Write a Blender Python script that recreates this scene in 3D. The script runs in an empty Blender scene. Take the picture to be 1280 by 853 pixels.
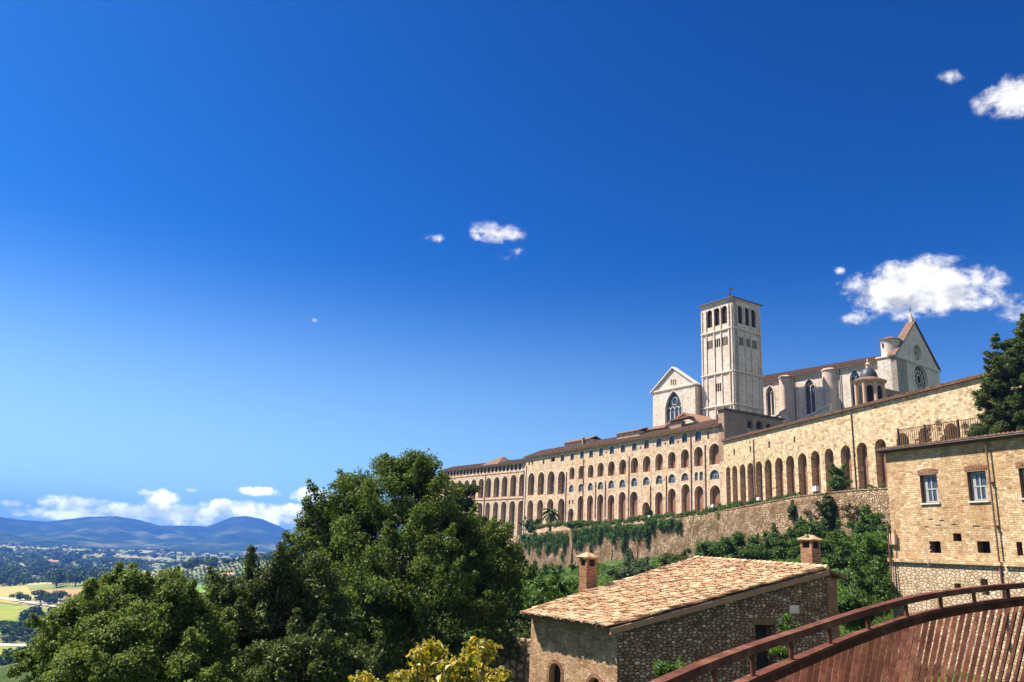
import bpy, math, random
import numpy as np
from mathutils import Vector, Matrix
from mathutils.geometry import tessellate_polygon, delaunay_2d_cdt
S = bpy.context.scene
C = S.collection
RND = random.Random(7)
NR = np.random.default_rng(11)
rad = math.radians
# ------------------------------------------------------------------ camera
FPX = 950.0; PITCH = rad(15.4); ROLL = rad(3.0)
cF = Vector((0, math.cos(PITCH), math.sin(PITCH)))
_R0 = Vector((1, 0, 0)); _U0 = Vector((0, -math.sin(PITCH), math.cos(PITCH)))
cR = _R0*math.cos(ROLL) + _U0*math.sin(ROLL)
cU = _U0*math.cos(ROLL) - _R0*math.sin(ROLL)
cam = bpy.data.objects.new('camera', bpy.data.cameras.new('camera'))
C.objects.link(cam); S.camera = cam
cam.matrix_world = Matrix((( cR.x, cU.x, -cF.x, 0), (cR.y, cU.y, -cF.y, 0), (cR.z, cU.z, -cF.z, 0), (0, 0, 0, 1)))
cam.data.sensor_width = 36; cam.data.lens = FPX/1280*36
cam.data.clip_start = 0.1; cam.data.clip_end = 60000
# ------------------------------------------------------------------ light
SUN_AZ, SUN_EL = 283.0, 54.0
S.view_settings.view_transform = 'Standard'; S.view_settings.look = 'None'
S.view_settings.gamma = 1; S.view_settings.use_curve_mapping = False
S.view_settings.exposure = 1.12
to_sun = Vector((math.sin(rad(SUN_AZ))*math.cos(rad(SUN_EL)), math.cos(rad(SUN_AZ))*math.cos(rad(SUN_EL)), math.sin(rad(SUN_EL))))
sl = bpy.data.lights.new('sun', 'SUN'); sl.energy = 5.0; sl.angle = rad(0.5); sl.color = (1.0, 0.93, 0.83)
so = bpy.data.objects.new('sun', sl); C.objects.link(so)
so.rotation_euler = (-to_sun).to_track_quat('-Z', 'Y').to_euler()

def ray(x, y): return cF + cR*((x-640)/FPX) + cU*((426.5-y)/FPX)
def at(x, y, D):
    v = ray(x, y); return v*(D/v.y)
def uaz(az): return Vector((math.sin(rad(az)), math.cos(rad(az)), 0))

# ---- world: Nishita sky with a few procedural clouds laid out by direction
W = bpy.data.worlds.new('World'); S.world = W; W.use_nodes = True
nt = W.node_tree; nt.nodes.clear()
def N(t, **k):
    n = nt.nodes.new(t)
    for a, b in k.items(): setattr(n, a, b)
    return n
def L(a, b): nt.links.new(a, b)
def val(n, i, x):
    if hasattr(x, 'is_linked') or hasattr(x, 'links'): L(x, n.inputs[i])
    else: n.inputs[i].default_value = x
def M(op, a, b=0.0, c=0.0, clamp=False):
    n = N('ShaderNodeMath', operation=op, use_clamp=clamp); val(n, 0, a); val(n, 1, b)
    if len(n.inputs) > 2: val(n, 2, c)
    return n.outputs[0]
tc = N('ShaderNodeTexCoord').outputs['Generated']
sky = N('ShaderNodeTexSky', sky_type='NISHITA', sun_disc=False, sun_elevation=rad(SUN_EL), sun_rotation=rad(SUN_AZ), altitude=400, air_density=1.0, dust_density=0.9, ozone_density=3.0)
hs = N('ShaderNodeHueSaturation'); hs.inputs['Saturation'].default_value = 1.32; hs.inputs['Value'].default_value = 1.0
L(sky.outputs[0], hs.inputs['Color'])
gm = N('ShaderNodeGamma'); gm.inputs[1].default_value = 1.32; L(hs.outputs[0], gm.inputs[0])
mxs = N('ShaderNodeMix', data_type='RGBA', blend_type='MULTIPLY'); mxs.inputs[0].default_value = 1.0
L(gm.outputs[0], mxs.inputs[6]); mxs.inputs[7].default_value = (0.17, 0.46, 0.62, 1)
szz = N('ShaderNodeSeparateXYZ'); L(tc, szz.inputs[0])
pale = N('ShaderNodeMapRange', interpolation_type='SMOOTHERSTEP'); L(szz.outputs[2], pale.inputs[0]); pale.inputs[1].default_value = 0.0; pale.inputs[2].default_value = .40; pale.inputs[3].default_value = .6; pale.inputs[4].default_value = 0.0
lft = N('ShaderNodeMapRange'); L(szz.outputs[0], lft.inputs[0]); lft.inputs[1].default_value = -.6; lft.inputs[2].default_value = .7; lft.inputs[3].default_value = 1.15; lft.inputs[4].default_value = .35
veil = N('ShaderNodeMix', data_type='RGBA'); L(M('MULTIPLY', pale.outputs[0], lft.outputs[0]), veil.inputs[0]); L(mxs.outputs[2], veil.inputs[6]); veil.inputs[7].default_value = (4.9, 7.3, 9.1, 1)
skycol = veil.outputs[2]
CLOUDS = [  # px, py, half width, half height in photo pixels (turned into directions), strength
    (1148, 361, 82, 33, 1.9), (1215, 378, 55, 15, .85), (1278, 388, 30, 12, .8), (1074, 398, 24, 9, .75), (1146, 342, 50, 21, 1.4),
    (1274, 118, 38, 21, 1.2), (1188, 97, 15, 8, .5), (618, 291, 46, 16, .78), (598, 297, 22, 9, .8), (548, 299, 21, 9, .85), (642, 318, 30, 11, .5), (394, 400, 12, 6, .5), (1050, 338, 8, 6, .6), (1042, 357, 10, 6, .45),
    (95, 630, 40, 9, 1.35), (22, 630, 18, 5, .9), (205, 624, 22, 13, 1.3), (150, 639, 76, 10, 1.3), (225, 641, 66, 15, 1.25), (330, 615, 34, 7, 1.25),
    (295, 633, 52, 9, 1.3), (345, 638, 60, 11, 1.35), (385, 619, 28, 11, 1.3), (330, 648, 90, 11, 1.2), (240, 613, 12, 4, .8), (183, 616, 14, 4, .9), (120, 645, 90, 8, 1.0), (250, 655, 110, 9, .8)]
best = None
def _dir(az, el): return Vector((math.sin(rad(az))*math.cos(rad(el)), math.cos(rad(az))*math.cos(rad(el)), math.sin(rad(el))))
# unseen bright clouds added behind the camera as fill light
FILL_CLOUDS = [(150, 38, 30, 14), (185, 30, 22, 10), (120, 28, 22, 10), (205, 48, 18, 10), (165, 60, 22, 10), (235, 24, 16, 7), (95, 45, 14, 9)]
for it in CLOUDS+[('b',)+b for b in FILL_CLOUDS]:
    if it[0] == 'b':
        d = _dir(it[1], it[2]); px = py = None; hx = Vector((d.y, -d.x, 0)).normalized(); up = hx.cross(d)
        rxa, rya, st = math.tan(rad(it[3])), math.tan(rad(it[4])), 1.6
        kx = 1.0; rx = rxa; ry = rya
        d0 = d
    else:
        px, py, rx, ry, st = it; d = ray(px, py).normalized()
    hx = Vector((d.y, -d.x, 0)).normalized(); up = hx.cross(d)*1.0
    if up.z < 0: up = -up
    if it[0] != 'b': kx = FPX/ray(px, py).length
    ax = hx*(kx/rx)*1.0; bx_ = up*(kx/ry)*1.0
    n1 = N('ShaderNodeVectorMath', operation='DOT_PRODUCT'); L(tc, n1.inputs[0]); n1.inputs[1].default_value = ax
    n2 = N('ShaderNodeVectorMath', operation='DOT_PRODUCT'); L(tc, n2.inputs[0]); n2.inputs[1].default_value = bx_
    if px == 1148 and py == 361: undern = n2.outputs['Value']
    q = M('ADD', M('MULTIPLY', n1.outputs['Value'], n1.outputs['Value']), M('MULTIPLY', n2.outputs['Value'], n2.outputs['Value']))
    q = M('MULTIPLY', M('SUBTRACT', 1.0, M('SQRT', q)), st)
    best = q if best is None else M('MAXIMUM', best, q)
mp = N('ShaderNodeMapping'); mp.inputs['Scale'].default_value = (1, 1, 1.25); L(tc, mp.inputs[0])
nz = N('ShaderNodeTexNoise'); nz.inputs['Scale'].default_value = 42; nz.inputs['Detail'].default_value = 10; nz.inputs['Roughness'].default_value = .6; nz.inputs['Distortion'].default_value = .15
L(mp.outputs[0], nz.inputs['Vector'])
nz2 = N('ShaderNodeTexNoise'); nz2.inputs['Scale'].default_value = 22; nz2.inputs['Detail'].default_value = 5; L(mp.outputs[0], nz2.inputs['Vector'])
dn = M('ADD', M('MULTIPLY', best, 1.0), M('MULTIPLY', M('SUBTRACT', nz.outputs[0], .5), 2.4))
mr = N('ShaderNodeMapRange', interpolation_type='SMOOTHSTEP'); L(dn, mr.inputs[0]); mr.inputs[1].default_value = .14; mr.inputs[2].default_value = .95
gate = N('ShaderNodeMapRange', interpolation_type='SMOOTHSTEP'); L(best, gate.inputs[0]); gate.inputs[1].default_value = 0.0; gate.inputs[2].default_value = .35
cf = M('MULTIPLY', mr.outputs[0], gate.outputs[0])
off = N('ShaderNodeVectorMath', operation='ADD'); L(mp.outputs[0], off.inputs[0]); off.inputs[1].default_value = (-.010, .002, .020)
nzs = N('ShaderNodeTexNoise'); nzs.inputs['Scale'].default_value = 42; nzs.inputs['Detail'].default_value = 4; nzs.inputs['Roughness'].default_value = .55; nzs.inputs['Distortion'].default_value = .15; L(off.outputs[0], nzs.inputs['Vector'])
nz0 = N('ShaderNodeTexNoise'); nz0.inputs['Scale'].default_value = 42; nz0.inputs['Detail'].default_value = 4; nz0.inputs['Roughness'].default_value = .55; nz0.inputs['Distortion'].default_value = .15; L(mp.outputs[0], nz0.inputs['Vector'])
lit = M('ADD', M('MULTIPLY', M('SUBTRACT', nz0.outputs[0], nzs.outputs[0]), 1.6), M('SUBTRACT', .82, M('MULTIPLY', nz2.outputs[0], .35)))  # sunward and underside shading painted into the cloud colour
lit = M('ADD', lit, M('MULTIPLY', M('MAXIMUM', M('MINIMUM', undern, .5), -.9), .30))
crp = N('ShaderNodeValToRGB'); L(lit, crp.inputs[0])
crp.color_ramp.elements[0].position = .25; crp.color_ramp.elements[0].color = (4.7, 4.85, 5.3, 1)
crp.color_ramp.elements[1].position = .75; crp.color_ramp.elements[1].color = (8.6, 8.5, 8.4, 1)
spz = N('ShaderNodeSeparateXYZ'); L(tc, spz.inputs[0])
lowb = N('ShaderNodeMapRange'); L(spz.outputs[2], lowb.inputs[0]); lowb.inputs[1].default_value = .1; lowb.inputs[2].default_value = .3; lowb.inputs[3].default_value = 2.5; lowb.inputs[4].default_value = 1.0
ccv = N('ShaderNodeVectorMath', operation='SCALE'); L(crp.outputs[0], ccv.inputs[0]); L(lowb.outputs[0], ccv.inputs[3])
mxc = N('ShaderNodeMix', data_type='RGBA'); L(cf, mxc.inputs[0]); L(skycol, mxc.inputs[6]); L(ccv.outputs[0], mxc.inputs[7])
bg = N('ShaderNodeBackground'); bg.inputs[1].default_value = 0.06; L(mxc.outputs[2], bg.inputs[0])
wo = N('ShaderNodeOutputWorld'); L(bg.outputs[0], wo.inputs[0])
W.cycles.sampling_method = 'MANUAL'; W.cycles.sample_map_resolution = 512

# ------------------------------------------------------------------ materials
def mat(name, rough=.85, spec=.2):
    m = bpy.data.materials.new(name); m.use_nodes = True
    t = m.node_tree; b = t.nodes['Principled BSDF']
    b.inputs['Roughness'].default_value = rough; b.inputs['Specular IOR Level'].default_value = spec
    return m, t, b
def c4(c): return (c[0], c[1], c[2], 1)
def nd(t, k, **kw):
    n = t.nodes.new(k)
    for a, b in kw.items(): setattr(n, a, b)
    return n
def ramp(t, src, stops):
    r = nd(t, 'ShaderNodeValToRGB'); t.links.new(src, r.inputs[0]); e = r.color_ramp.elements
    while len(e) < len(stops): e.new(.5)
    for i, (p, c) in enumerate(stops): e[i].position = p; e[i].color = c4(c)
    return r.outputs[0]
def noise(t, vec, s, det=4, ro=.6):
    n = nd(t, 'ShaderNodeTexNoise'); n.inputs['Scale'].default_value = s; n.inputs['Detail'].default_value = det; n.inputs['Roughness'].default_value = ro
    if vec is not None: t.links.new(vec, n.inputs['Vector'])
    return n.outputs[0]
def mix(t, a, b, f, bt='MIX'):
    n = nd(t, 'ShaderNodeMix', data_type='RGBA', blend_type=bt)
    for i, x in ((0, f), (6, a), (7, b)):
        if hasattr(x, 'links'): t.links.new(x, n.inputs[i])
        else: n.inputs[i].default_value = x if i == 0 else c4(x)
    return n.outputs[2]
def math_(t, op, a, b=0.0):
    n = nd(t, 'ShaderNodeMath', operation=op)
    for i, x in ((0, a), (1, b)):
        if hasattr(x, 'links'): t.links.new(x, n.inputs[i])
        else: n.inputs[i].default_value = x
    return n.outputs[0]
def wallvec(t, sx, sz):
    o = nd(t, 'ShaderNodeTexCoord').outputs['Object']; s = nd(t, 'ShaderNodeSeparateXYZ'); t.links.new(o, s.inputs[0])
    c = nd(t, 'ShaderNodeCombineXYZ')
    t.links.new(math_(t, 'MULTIPLY', math_(t, 'ADD', s.outputs[0], s.outputs[1]), sx), c.inputs[0])
    t.links.new(math_(t, 'MULTIPLY', s.outputs[2], sz), c.inputs[1])
    return c.outputs[0], o
def stone(name, cols, mortar, sx, sz, bump=.02, mort=.06, stain=(.75, .7, .62), stf=.5, rnd=.9, mid=0):
    """rubble or coursed stone: cells of random tone, mortar joints, large stains"""
    m, t, b = mat(name, .95, .04)
    v, o = wallvec(t, sx, sz)
    wz = nd(t, 'ShaderNodeVectorMath', operation='ADD'); t.links.new(v, wz.inputs[0])
    nn = nd(t, 'ShaderNodeTexNoise'); nn.inputs['Scale'].default_value = 1.3; t.links.new(v, nn.inputs['Vector'])
    sc = nd(t, 'ShaderNodeVectorMath', operation='SCALE'); t.links.new(nn.outputs['Color'], sc.inputs[0]); sc.inputs[3].default_value = .45
    t.links.new(sc.outputs[0], wz.inputs[1])
    vo = nd(t, 'ShaderNodeTexVoronoi', voronoi_dimensions='2D'); vo.inputs['Scale'].default_value = 1; vo.inputs['Randomness'].default_value = rnd
    t.links.new(wz.outputs[0], vo.inputs['Vector'])
    ve = nd(t, 'ShaderNodeTexVoronoi', voronoi_dimensions='2D', feature='DISTANCE_TO_EDGE'); ve.inputs['Scale'].default_value = 1; ve.inputs['Randomness'].default_value = rnd
    t.links.new(wz.outputs[0], ve.inputs['Vector'])
    sp = nd(t, 'ShaderNodeSeparateColor'); t.links.new(vo.outputs['Color'], sp.inputs[0])
    n = len(cols)
    base = ramp(t, sp.outputs[0], [(i/(n-1), c) for i, c in enumerate(cols)])
    fine = noise(t, o, 14, 3)
    base = mix(t, base, ramp(t, fine, [(.3, (.62, .6, .58)), (.7, (1.12, 1.1, 1.08))]), .55, 'MULTIPLY')
    big = noise(t, o, .22, 6, .65)
    base = mix(t, base, ramp(t, big, [(.38, stain), (.6, (1, 1, 1))]), stf, 'MULTIPLY')
    if mid: base = mix(t, base, ramp(t, noise(t, o, mid, 6, .75), [(.34, (.45, .36, .28)), (.48, (.9, .86, .8)), (.7, (1.25, 1.2, 1.12))]), .8, 'MULTIPLY')
    jm = nd(t, 'ShaderNodeMapRange'); t.links.new(ve.outputs['Distance'], jm.inputs[0]); jm.inputs[1].default_value = mort*.4; jm.inputs[2].default_value = mort
    col = mix(t, mortar, base, jm.outputs[0])
    t.links.new(col, b.inputs['Base Color'])
    if bump:
        h = math_(t, 'ADD', math_(t, 'MULTIPLY', jm.outputs[0], .7), math_(t, 'MULTIPLY', fine, .5))
        bp = nd(t, 'ShaderNodeBump'); bp.inputs['Strength'].default_value = .9; bp.inputs['Distance'].default_value = bump
        t.links.new(h, bp.inputs['Height']); t.links.new(bp.outputs[0], b.inputs['Normal'])
    return m
def coursed(name, cols, mortar, bw, bh, bump=.02, mort=.02, stain=(.75, .7, .62), stf=.5, mid=0, warp=.12):
    m, t, b = mat(name, .95, .04); v, o = wallvec(t, 1, 1)
    def warped(src, s_, amt):
        nn = nd(t, 'ShaderNodeTexNoise'); nn.inputs['Scale'].default_value = s_; nn.inputs['Detail'].default_value = 3; t.links.new(src, nn.inputs['Vector'])
        sb = nd(t, 'ShaderNodeVectorMath', operation='SUBTRACT'); t.links.new(nn.outputs['Color'], sb.inputs[0]); sb.inputs[1].default_value = (.5, .5, .5)
        sc = nd(t, 'ShaderNodeVectorMath', operation='SCALE'); t.links.new(sb.outputs[0], sc.inputs[0]); sc.inputs[3].default_value = amt
        ad = nd(t, 'ShaderNodeVectorMath', operation='ADD'); t.links.new(src, ad.inputs[0]); t.links.new(sc.outputs[0], ad.inputs[1]); return ad.outputs[0]
    w1 = warped(warped(v, .6/bh*.3, warp*bh*6), 1.1/bh, warp*bh*2.4)
    br = nd(t, 'ShaderNodeTexBrick'); br.offset = .47; br.squash = .72; br.squash_frequency = 3; br.offset_frequency = 2
    t.links.new(w1, br.inputs['Vector']); br.inputs['Color1'].default_value = (0, 0, 0, 1); br.inputs['Color2'].default_value = (1, 1, 1, 1); br.inputs['Mortar'].default_value = (.5, .5, .5, 1)
    br.inputs['Scale'].default_value = 1; br.inputs['Brick Width'].default_value = bw; br.inputs['Row Height'].default_value = bh; br.inputs['Mortar Size'].default_value = mort; br.inputs['Mortar Smooth'].default_value = .6; br.inputs['Bias'].default_value = 0
    sp = nd(t, 'ShaderNodeSeparateColor'); t.links.new(br.outputs['Color'], sp.inputs[0]); n = len(cols)
    base = ramp(t, sp.outputs[0], [(i/(n-1), c) for i, c in enumerate(cols)])
    fine = noise(t, o, 9, 5, .7)
    base = mix(t, base, ramp(t, fine, [(.3, (.55, .52, .48)), (.5, (.98, .97, .95)), (.72, (1.2, 1.18, 1.14))]), .7, 'MULTIPLY')
    big = noise(t, o, .2, 7, .7)
    base = mix(t, base, ramp(t, big, [(.38, stain), (.6, (1, 1, 1))]), stf, 'MULTIPLY')
    if mid: base = mix(t, base, ramp(t, noise(t, o, mid, 6, .75), [(.34, (.5, .42, .33)), (.48, (.92, .88, .83)), (.7, (1.22, 1.18, 1.12))]), .7, 'MULTIPLY')
    # rain streaks: long in z
    mp_ = nd(t, 'ShaderNodeMapping'); mp_.inputs['Scale'].default_value = (.7, .7, .06); t.links.new(o, mp_.inputs[0])
    base = mix(t, base, ramp(t, noise(t, mp_.outputs[0], 1.5, 5, .7), [(.4, (.72, .68, .62)), (.56, (1, 1, 1))]), .55, 'MULTIPLY')
    col = mix(t, base, mortar, br.outputs['Fac']); t.links.new(col, b.inputs['Base Color'])
    if bump:
        h = math_(t, 'SUBTRACT', math_(t, 'MULTIPLY', fine, .8), math_(t, 'MULTIPLY', br.outputs['Fac'], .8))
        bp = nd(t, 'ShaderNodeBump'); bp.inputs['Strength'].default_value = .9; bp.inputs['Distance'].default_value = bump; t.links.new(h, bp.inputs['Height']); t.links.new(bp.outputs[0], b.inputs['Normal'])
    return m
def plain(name, c1, c2, s=2, rough=.85, bump=0, spec=.2, metal=0):
    m, t, b = mat(name, rough, spec); o = nd(t, 'ShaderNodeTexCoord').outputs['Object']
    nn = noise(t, o, s, 6, .7)
    t.links.new(ramp(t, nn, [(.3, c1), (.7, c2)]), b.inputs['Base Color']); b.inputs['Metallic'].default_value = metal
    if bump:
        bp = nd(t, 'ShaderNodeBump'); bp.inputs['Distance'].default_value = bump; t.links.new(nn, bp.inputs['Height']); t.links.new(bp.outputs[0], b.inputs['Normal'])
    return m
def island(name, cols, rough=.85, spec=.2, trans=0, fs=6, emis=0):
    """colour drawn per loose piece (roof tile, leaf)"""
    m, t, b = mat(name, rough, spec); g = nd(t, 'ShaderNodeNewGeometry'); o = nd(t, 'ShaderNodeTexCoord').outputs['Object']
    n = len(cols)
    r = nd(t, 'ShaderNodeValToRGB'); t.links.new(g.outputs['Random Per Island'], r.inputs[0]); e = r.color_ramp.elements
    while len(e) < n: e.new(.5)
    for i, c in enumerate(cols): e[i].position = i/(n-1); e[i].color = c4(c)
    col = r.outputs[0]
    if fs: col = mix(t, col, ramp(t, noise(t, o, fs, 7, .7), [(.34, (.42, .36, .32)), (.5, (.95, .93, .9)), (.7, (1.25, 1.22, 1.15))]), .75, 'MULTIPLY')
    t.links.new(col, b.inputs['Base Color'])
    if trans:
        tr = nd(t, 'ShaderNodeBsdfTranslucent'); tm = mix(t, col, (1.25, 1.35, .6), .8, 'MULTIPLY'); t.links.new(tm, tr.inputs[0])
        ms = nd(t, 'ShaderNodeMixShader'); ms.inputs[0].default_value = trans
        t.links.new(b.outputs[0], ms.inputs[1]); t.links.new(tr.outputs[0], ms.inputs[2]); t.links.new(ms.outputs[0], t.nodes['Material Output'].inputs[0])
    return m
MT = {}
MT['arcade'] = coursed('arcade_stone', [(.36, .25, .14), (.74, .59, .38), (.56, .43, .26), (.84, .71, .5), (.46, .33, .2), (.78, .63, .42), (.64, .49, .3)], (.42, .31, .19), .75, .38, .06, .03, stf=.35, mid=1.1, warp=.3)
MT['convent'] = coursed('convent_stone', [(.45, .3, .19), (.78, .58, .4), (.64, .45, .3), (.86, .69, .5), (.53, .37, .25)], (.5, .37, .26), .7, .36, .05, .03, stf=.45, mid=.8, warp=.3)
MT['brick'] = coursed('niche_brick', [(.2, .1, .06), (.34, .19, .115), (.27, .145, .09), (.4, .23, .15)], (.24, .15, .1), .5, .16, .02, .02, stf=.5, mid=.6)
MT['trim'] = plain('pale_stone_trim', (.56, .47, .37), (.74, .64, .52), 3)
MT['white'] = coursed('white_pink_stone', [(.58, .49, .4), (.78, .69, .59), (.7, .6, .51), (.82, .74, .65), (.54, .45, .36)], (.6, .52, .43), .8, .4, .04, .03, stain=(.8, .71, .62), stf=.6, warp=.2)
MT['pink'] = coursed('pink_stone', [(.56, .4, .32), (.68, .52, .43), (.6, .45, .36), (.72, .58, .49)], (.55, .42, .34), .8, .4, .02, .02, stf=.4)
MT['chimbrick'] = coursed('chimney_brick', [(.22, .1, .05), (.44, .24, .13), (.32, .16, .08), (.5, .32, .19)], (.2, .14, .1), .24, .075, .012, .012, stf=.4, warp=.15)
MT['redbrick'] = coursed('dark_brick', [(.3, .2, .14), (.46, .32, .23), (.37, .25, .18), (.54, .39, .29)], (.34, .24, .17), .5, .22, .04, .02)
MT['garden'] = stone('garden_wall_stone', [(.28, .19, .11), (.64, .48, .31), (.44, .31, .19), (.76, .6, .42), (.34, .23, .13)], (.2, .13, .08), 1.7, 2.3, .3, .2, stain=(.42, .34, .27), stf=.85, mid=.9)
MT['house'] = coursed('yellow_house_stone', [(.42, .28, .15), (.72, .55, .33), (.58, .42, .24), (.82, .68, .47), (.5, .34, .19), (.66, .43, .27), (.76, .59, .37)], (.4, .29, .17), .36, .125, .035, .016, stain=(.72, .56, .42), stf=.7, mid=1.6, warp=.32)
MT['houselow'] = stone('pale_house_stone', [(.48, .36, .23), (.68, .56, .4), (.58, .45, .3), (.76, .66, .5)], (.26, .17, .1), 3.2, 5.6, .05, .14, stf=.3, mid=1.5)
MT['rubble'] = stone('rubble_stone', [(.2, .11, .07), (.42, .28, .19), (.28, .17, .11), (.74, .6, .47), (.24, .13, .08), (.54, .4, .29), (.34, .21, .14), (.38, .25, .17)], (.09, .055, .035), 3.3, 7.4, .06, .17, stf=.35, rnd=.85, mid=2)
MT['rubblelit'] = stone('rubble_sunlit_stone', [(.36, .21, .12), (.6, .41, .25), (.48, .31, .19), (.68, .51, .33)], (.36, .23, .14), 4.2, 9, .04, .1, stf=.4, rnd=.85, mid=1.8)  # paler copy of the rubble, sunlight on the eave wall put into its colour
MT['dark'] = plain('painted_interior_shade', (.02, .017, .014), (.035, .028, .022), 2)  # near-black colour stands in for the shade inside openings
MT['glass'] = plain('window_glass', (.03, .04, .055), (.07, .09, .12), 1, .08, spec=.6)
MT['frame'] = plain('window_paint', (.3, .28, .26), (.42, .4, .37), 8, .5)
MT['wood'] = plain('brown_timber', (.16, .085, .045), (.26, .15, .085), 5, .8)
MT['eave'] = plain('eave_timber', (.13, .085, .06), (.2, .14, .1), 4, .8)
MT['fascia'] = plain('grey_brown_fascia', (.28, .15, .085), (.38, .23, .14), 4, .95, spec=.05)
MT['pipe'] = plain('copper_pipe', (.17, .09, .06), (.25, .14, .1), 3, .55, metal=.3)
MT['lead'] = plain('lead_dome', (.05, .05, .058), (.1, .1, .11), 2, .5, metal=.3)
MT['iron'] = plain('dark_iron', (.03, .025, .025), (.06, .05, .045), 4, .5, metal=.5)
MT['peach'] = plain('peach_stone', (.55, .33, .19), (.68, .45, .28), 2.5)
MT['shutter'] = plain('white_lamp', (.75, .74, .72), (.82, .81, .8), 3)
def tile_far():
    m, t, b = mat('far_roof_tiles', .9, .1); v, o = wallvec(t, 1, 1)
    n1 = noise(t, o, 2.2, 5, .7); col = ramp(t, n1, [(.34, (.09, .05, .035)), (.5, (.18, .105, .07)), (.66, (.29, .19, .13))])
    t.links.new(col, b.inputs['Base Color']); return m
MT['rooffar'] = tile_far()
MT['tile'] = island('clay_tiles', [(.4, .2, .1), (.66, .48, .28), (.52, .27, .13), (.74, .58, .36), (.62, .4, .22), (.34, .17, .09), (.8, .66, .43), (.66, .49, .28)], fs=1.6)
MT['captile'] = island('cap_tiles', [(.3, .17, .09), (.44, .28, .16), (.5, .36, .22)], fs=4)
MT['rust'] = None
def rust():
    m, t, b = mat('rusted_steel', .8, .08); o = nd(t, 'ShaderNodeTexCoord').outputs['Object']
    n1 = noise(t, o, 5, 8, .75); n2 = noise(t, o, 45, 4, .7)
    col = ramp(t, n1, [(.25, (.05, .02, .015)), (.5, (.125, .048, .032)), (.75, (.27, .14, .09))])
    col = mix(t, col, ramp(t, n2, [(.35, (.6, .55, .55)), (.65, (1.2, 1.15, 1.1))]), .7, 'MULTIPLY')
    gi = nd(t, 'ShaderNodeNewGeometry'); col = mix(t, col, ramp(t, gi.outputs['Random Per Island'], [(0, (.7, .66, .64)), (.5, (1, 1, 1)), (1, (1.35, 1.3, 1.25))]), 1.0, 'MULTIPLY')
    t.links.new(col, b.inputs['Base Color']); bp = nd(t, 'ShaderNodeBump'); bp.inputs['Distance'].default_value = .002
    t.links.new(n2, bp.inputs['Height']); t.links.new(bp.outputs[0], b.inputs['Normal']); return m
MT['rust'] = rust()
MT['bark'] = plain('bark', (.07, .05, .035), (.16, .12, .085), 6, .95, .01)
LF = {}
LF['oak'] = island('oak_leaves', [(.03, .052, .012), (.095, .14, .024), (.055, .085, .016), (.19, .24, .045), (.038, .065, .014)], .55, .2, .4, 0)
LF['light'] = island('pale_green_leaves', [(.045, .08, .016), (.13, .175, .036), (.08, .12, .024), (.26, .3, .08), (.055, .09, .02)], .55, .22, .42, 0)
LF['dusk'] = island('dark_leaves', [(.035, .055, .016), (.085, .11, .026), (.055, .08, .02), (.15, .18, .045)], .55, .2, .25, 0)
LF['yellow'] = island('yellow_leaves', [(.08, .11, .015), (.24, .23, .02), (.5, .34, .02), (.12, .15, .02), (.6, .38, .02), (.3, .26, .02)], .4, .4, .4, 0)
LF['bright'] = island('bright_leaves', [(.05, .1, .015), (.1, .18, .025), (.07, .13, .02), (.14, .22, .04)], .5, .35, .35, 0)
LF['ivy'] = island('ivy_leaves', [(.03, .07, .015), (.07, .14, .025), (.11, .2, .035), (.045, .09, .02)], .5, .3, .25, 0)
LF['hedge'] = island('laurel_leaves', [(.03, .065, .016), (.065, .12, .026), (.11, .18, .035), (.045, .085, .02)], .55, .22, .28, 0)
LF['dry'] = island('dry_leaves', [(.16, .1, .06), (.24, .16, .09), (.1, .09, .04), (.18, .14, .07)], .7, .2, .2, 0)
LF['valley'] = island('valley_foliage', [(.045, .085, .02), (.09, .14, .035), (.06, .1, .026), (.12, .17, .045)], .8, .1, 0, 0)
LF['olive'] = island('olive_foliage', [(.09, .12, .07), (.14, .17, .1), (.11, .14, .085)], .8, .1, 0, 0)

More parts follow.
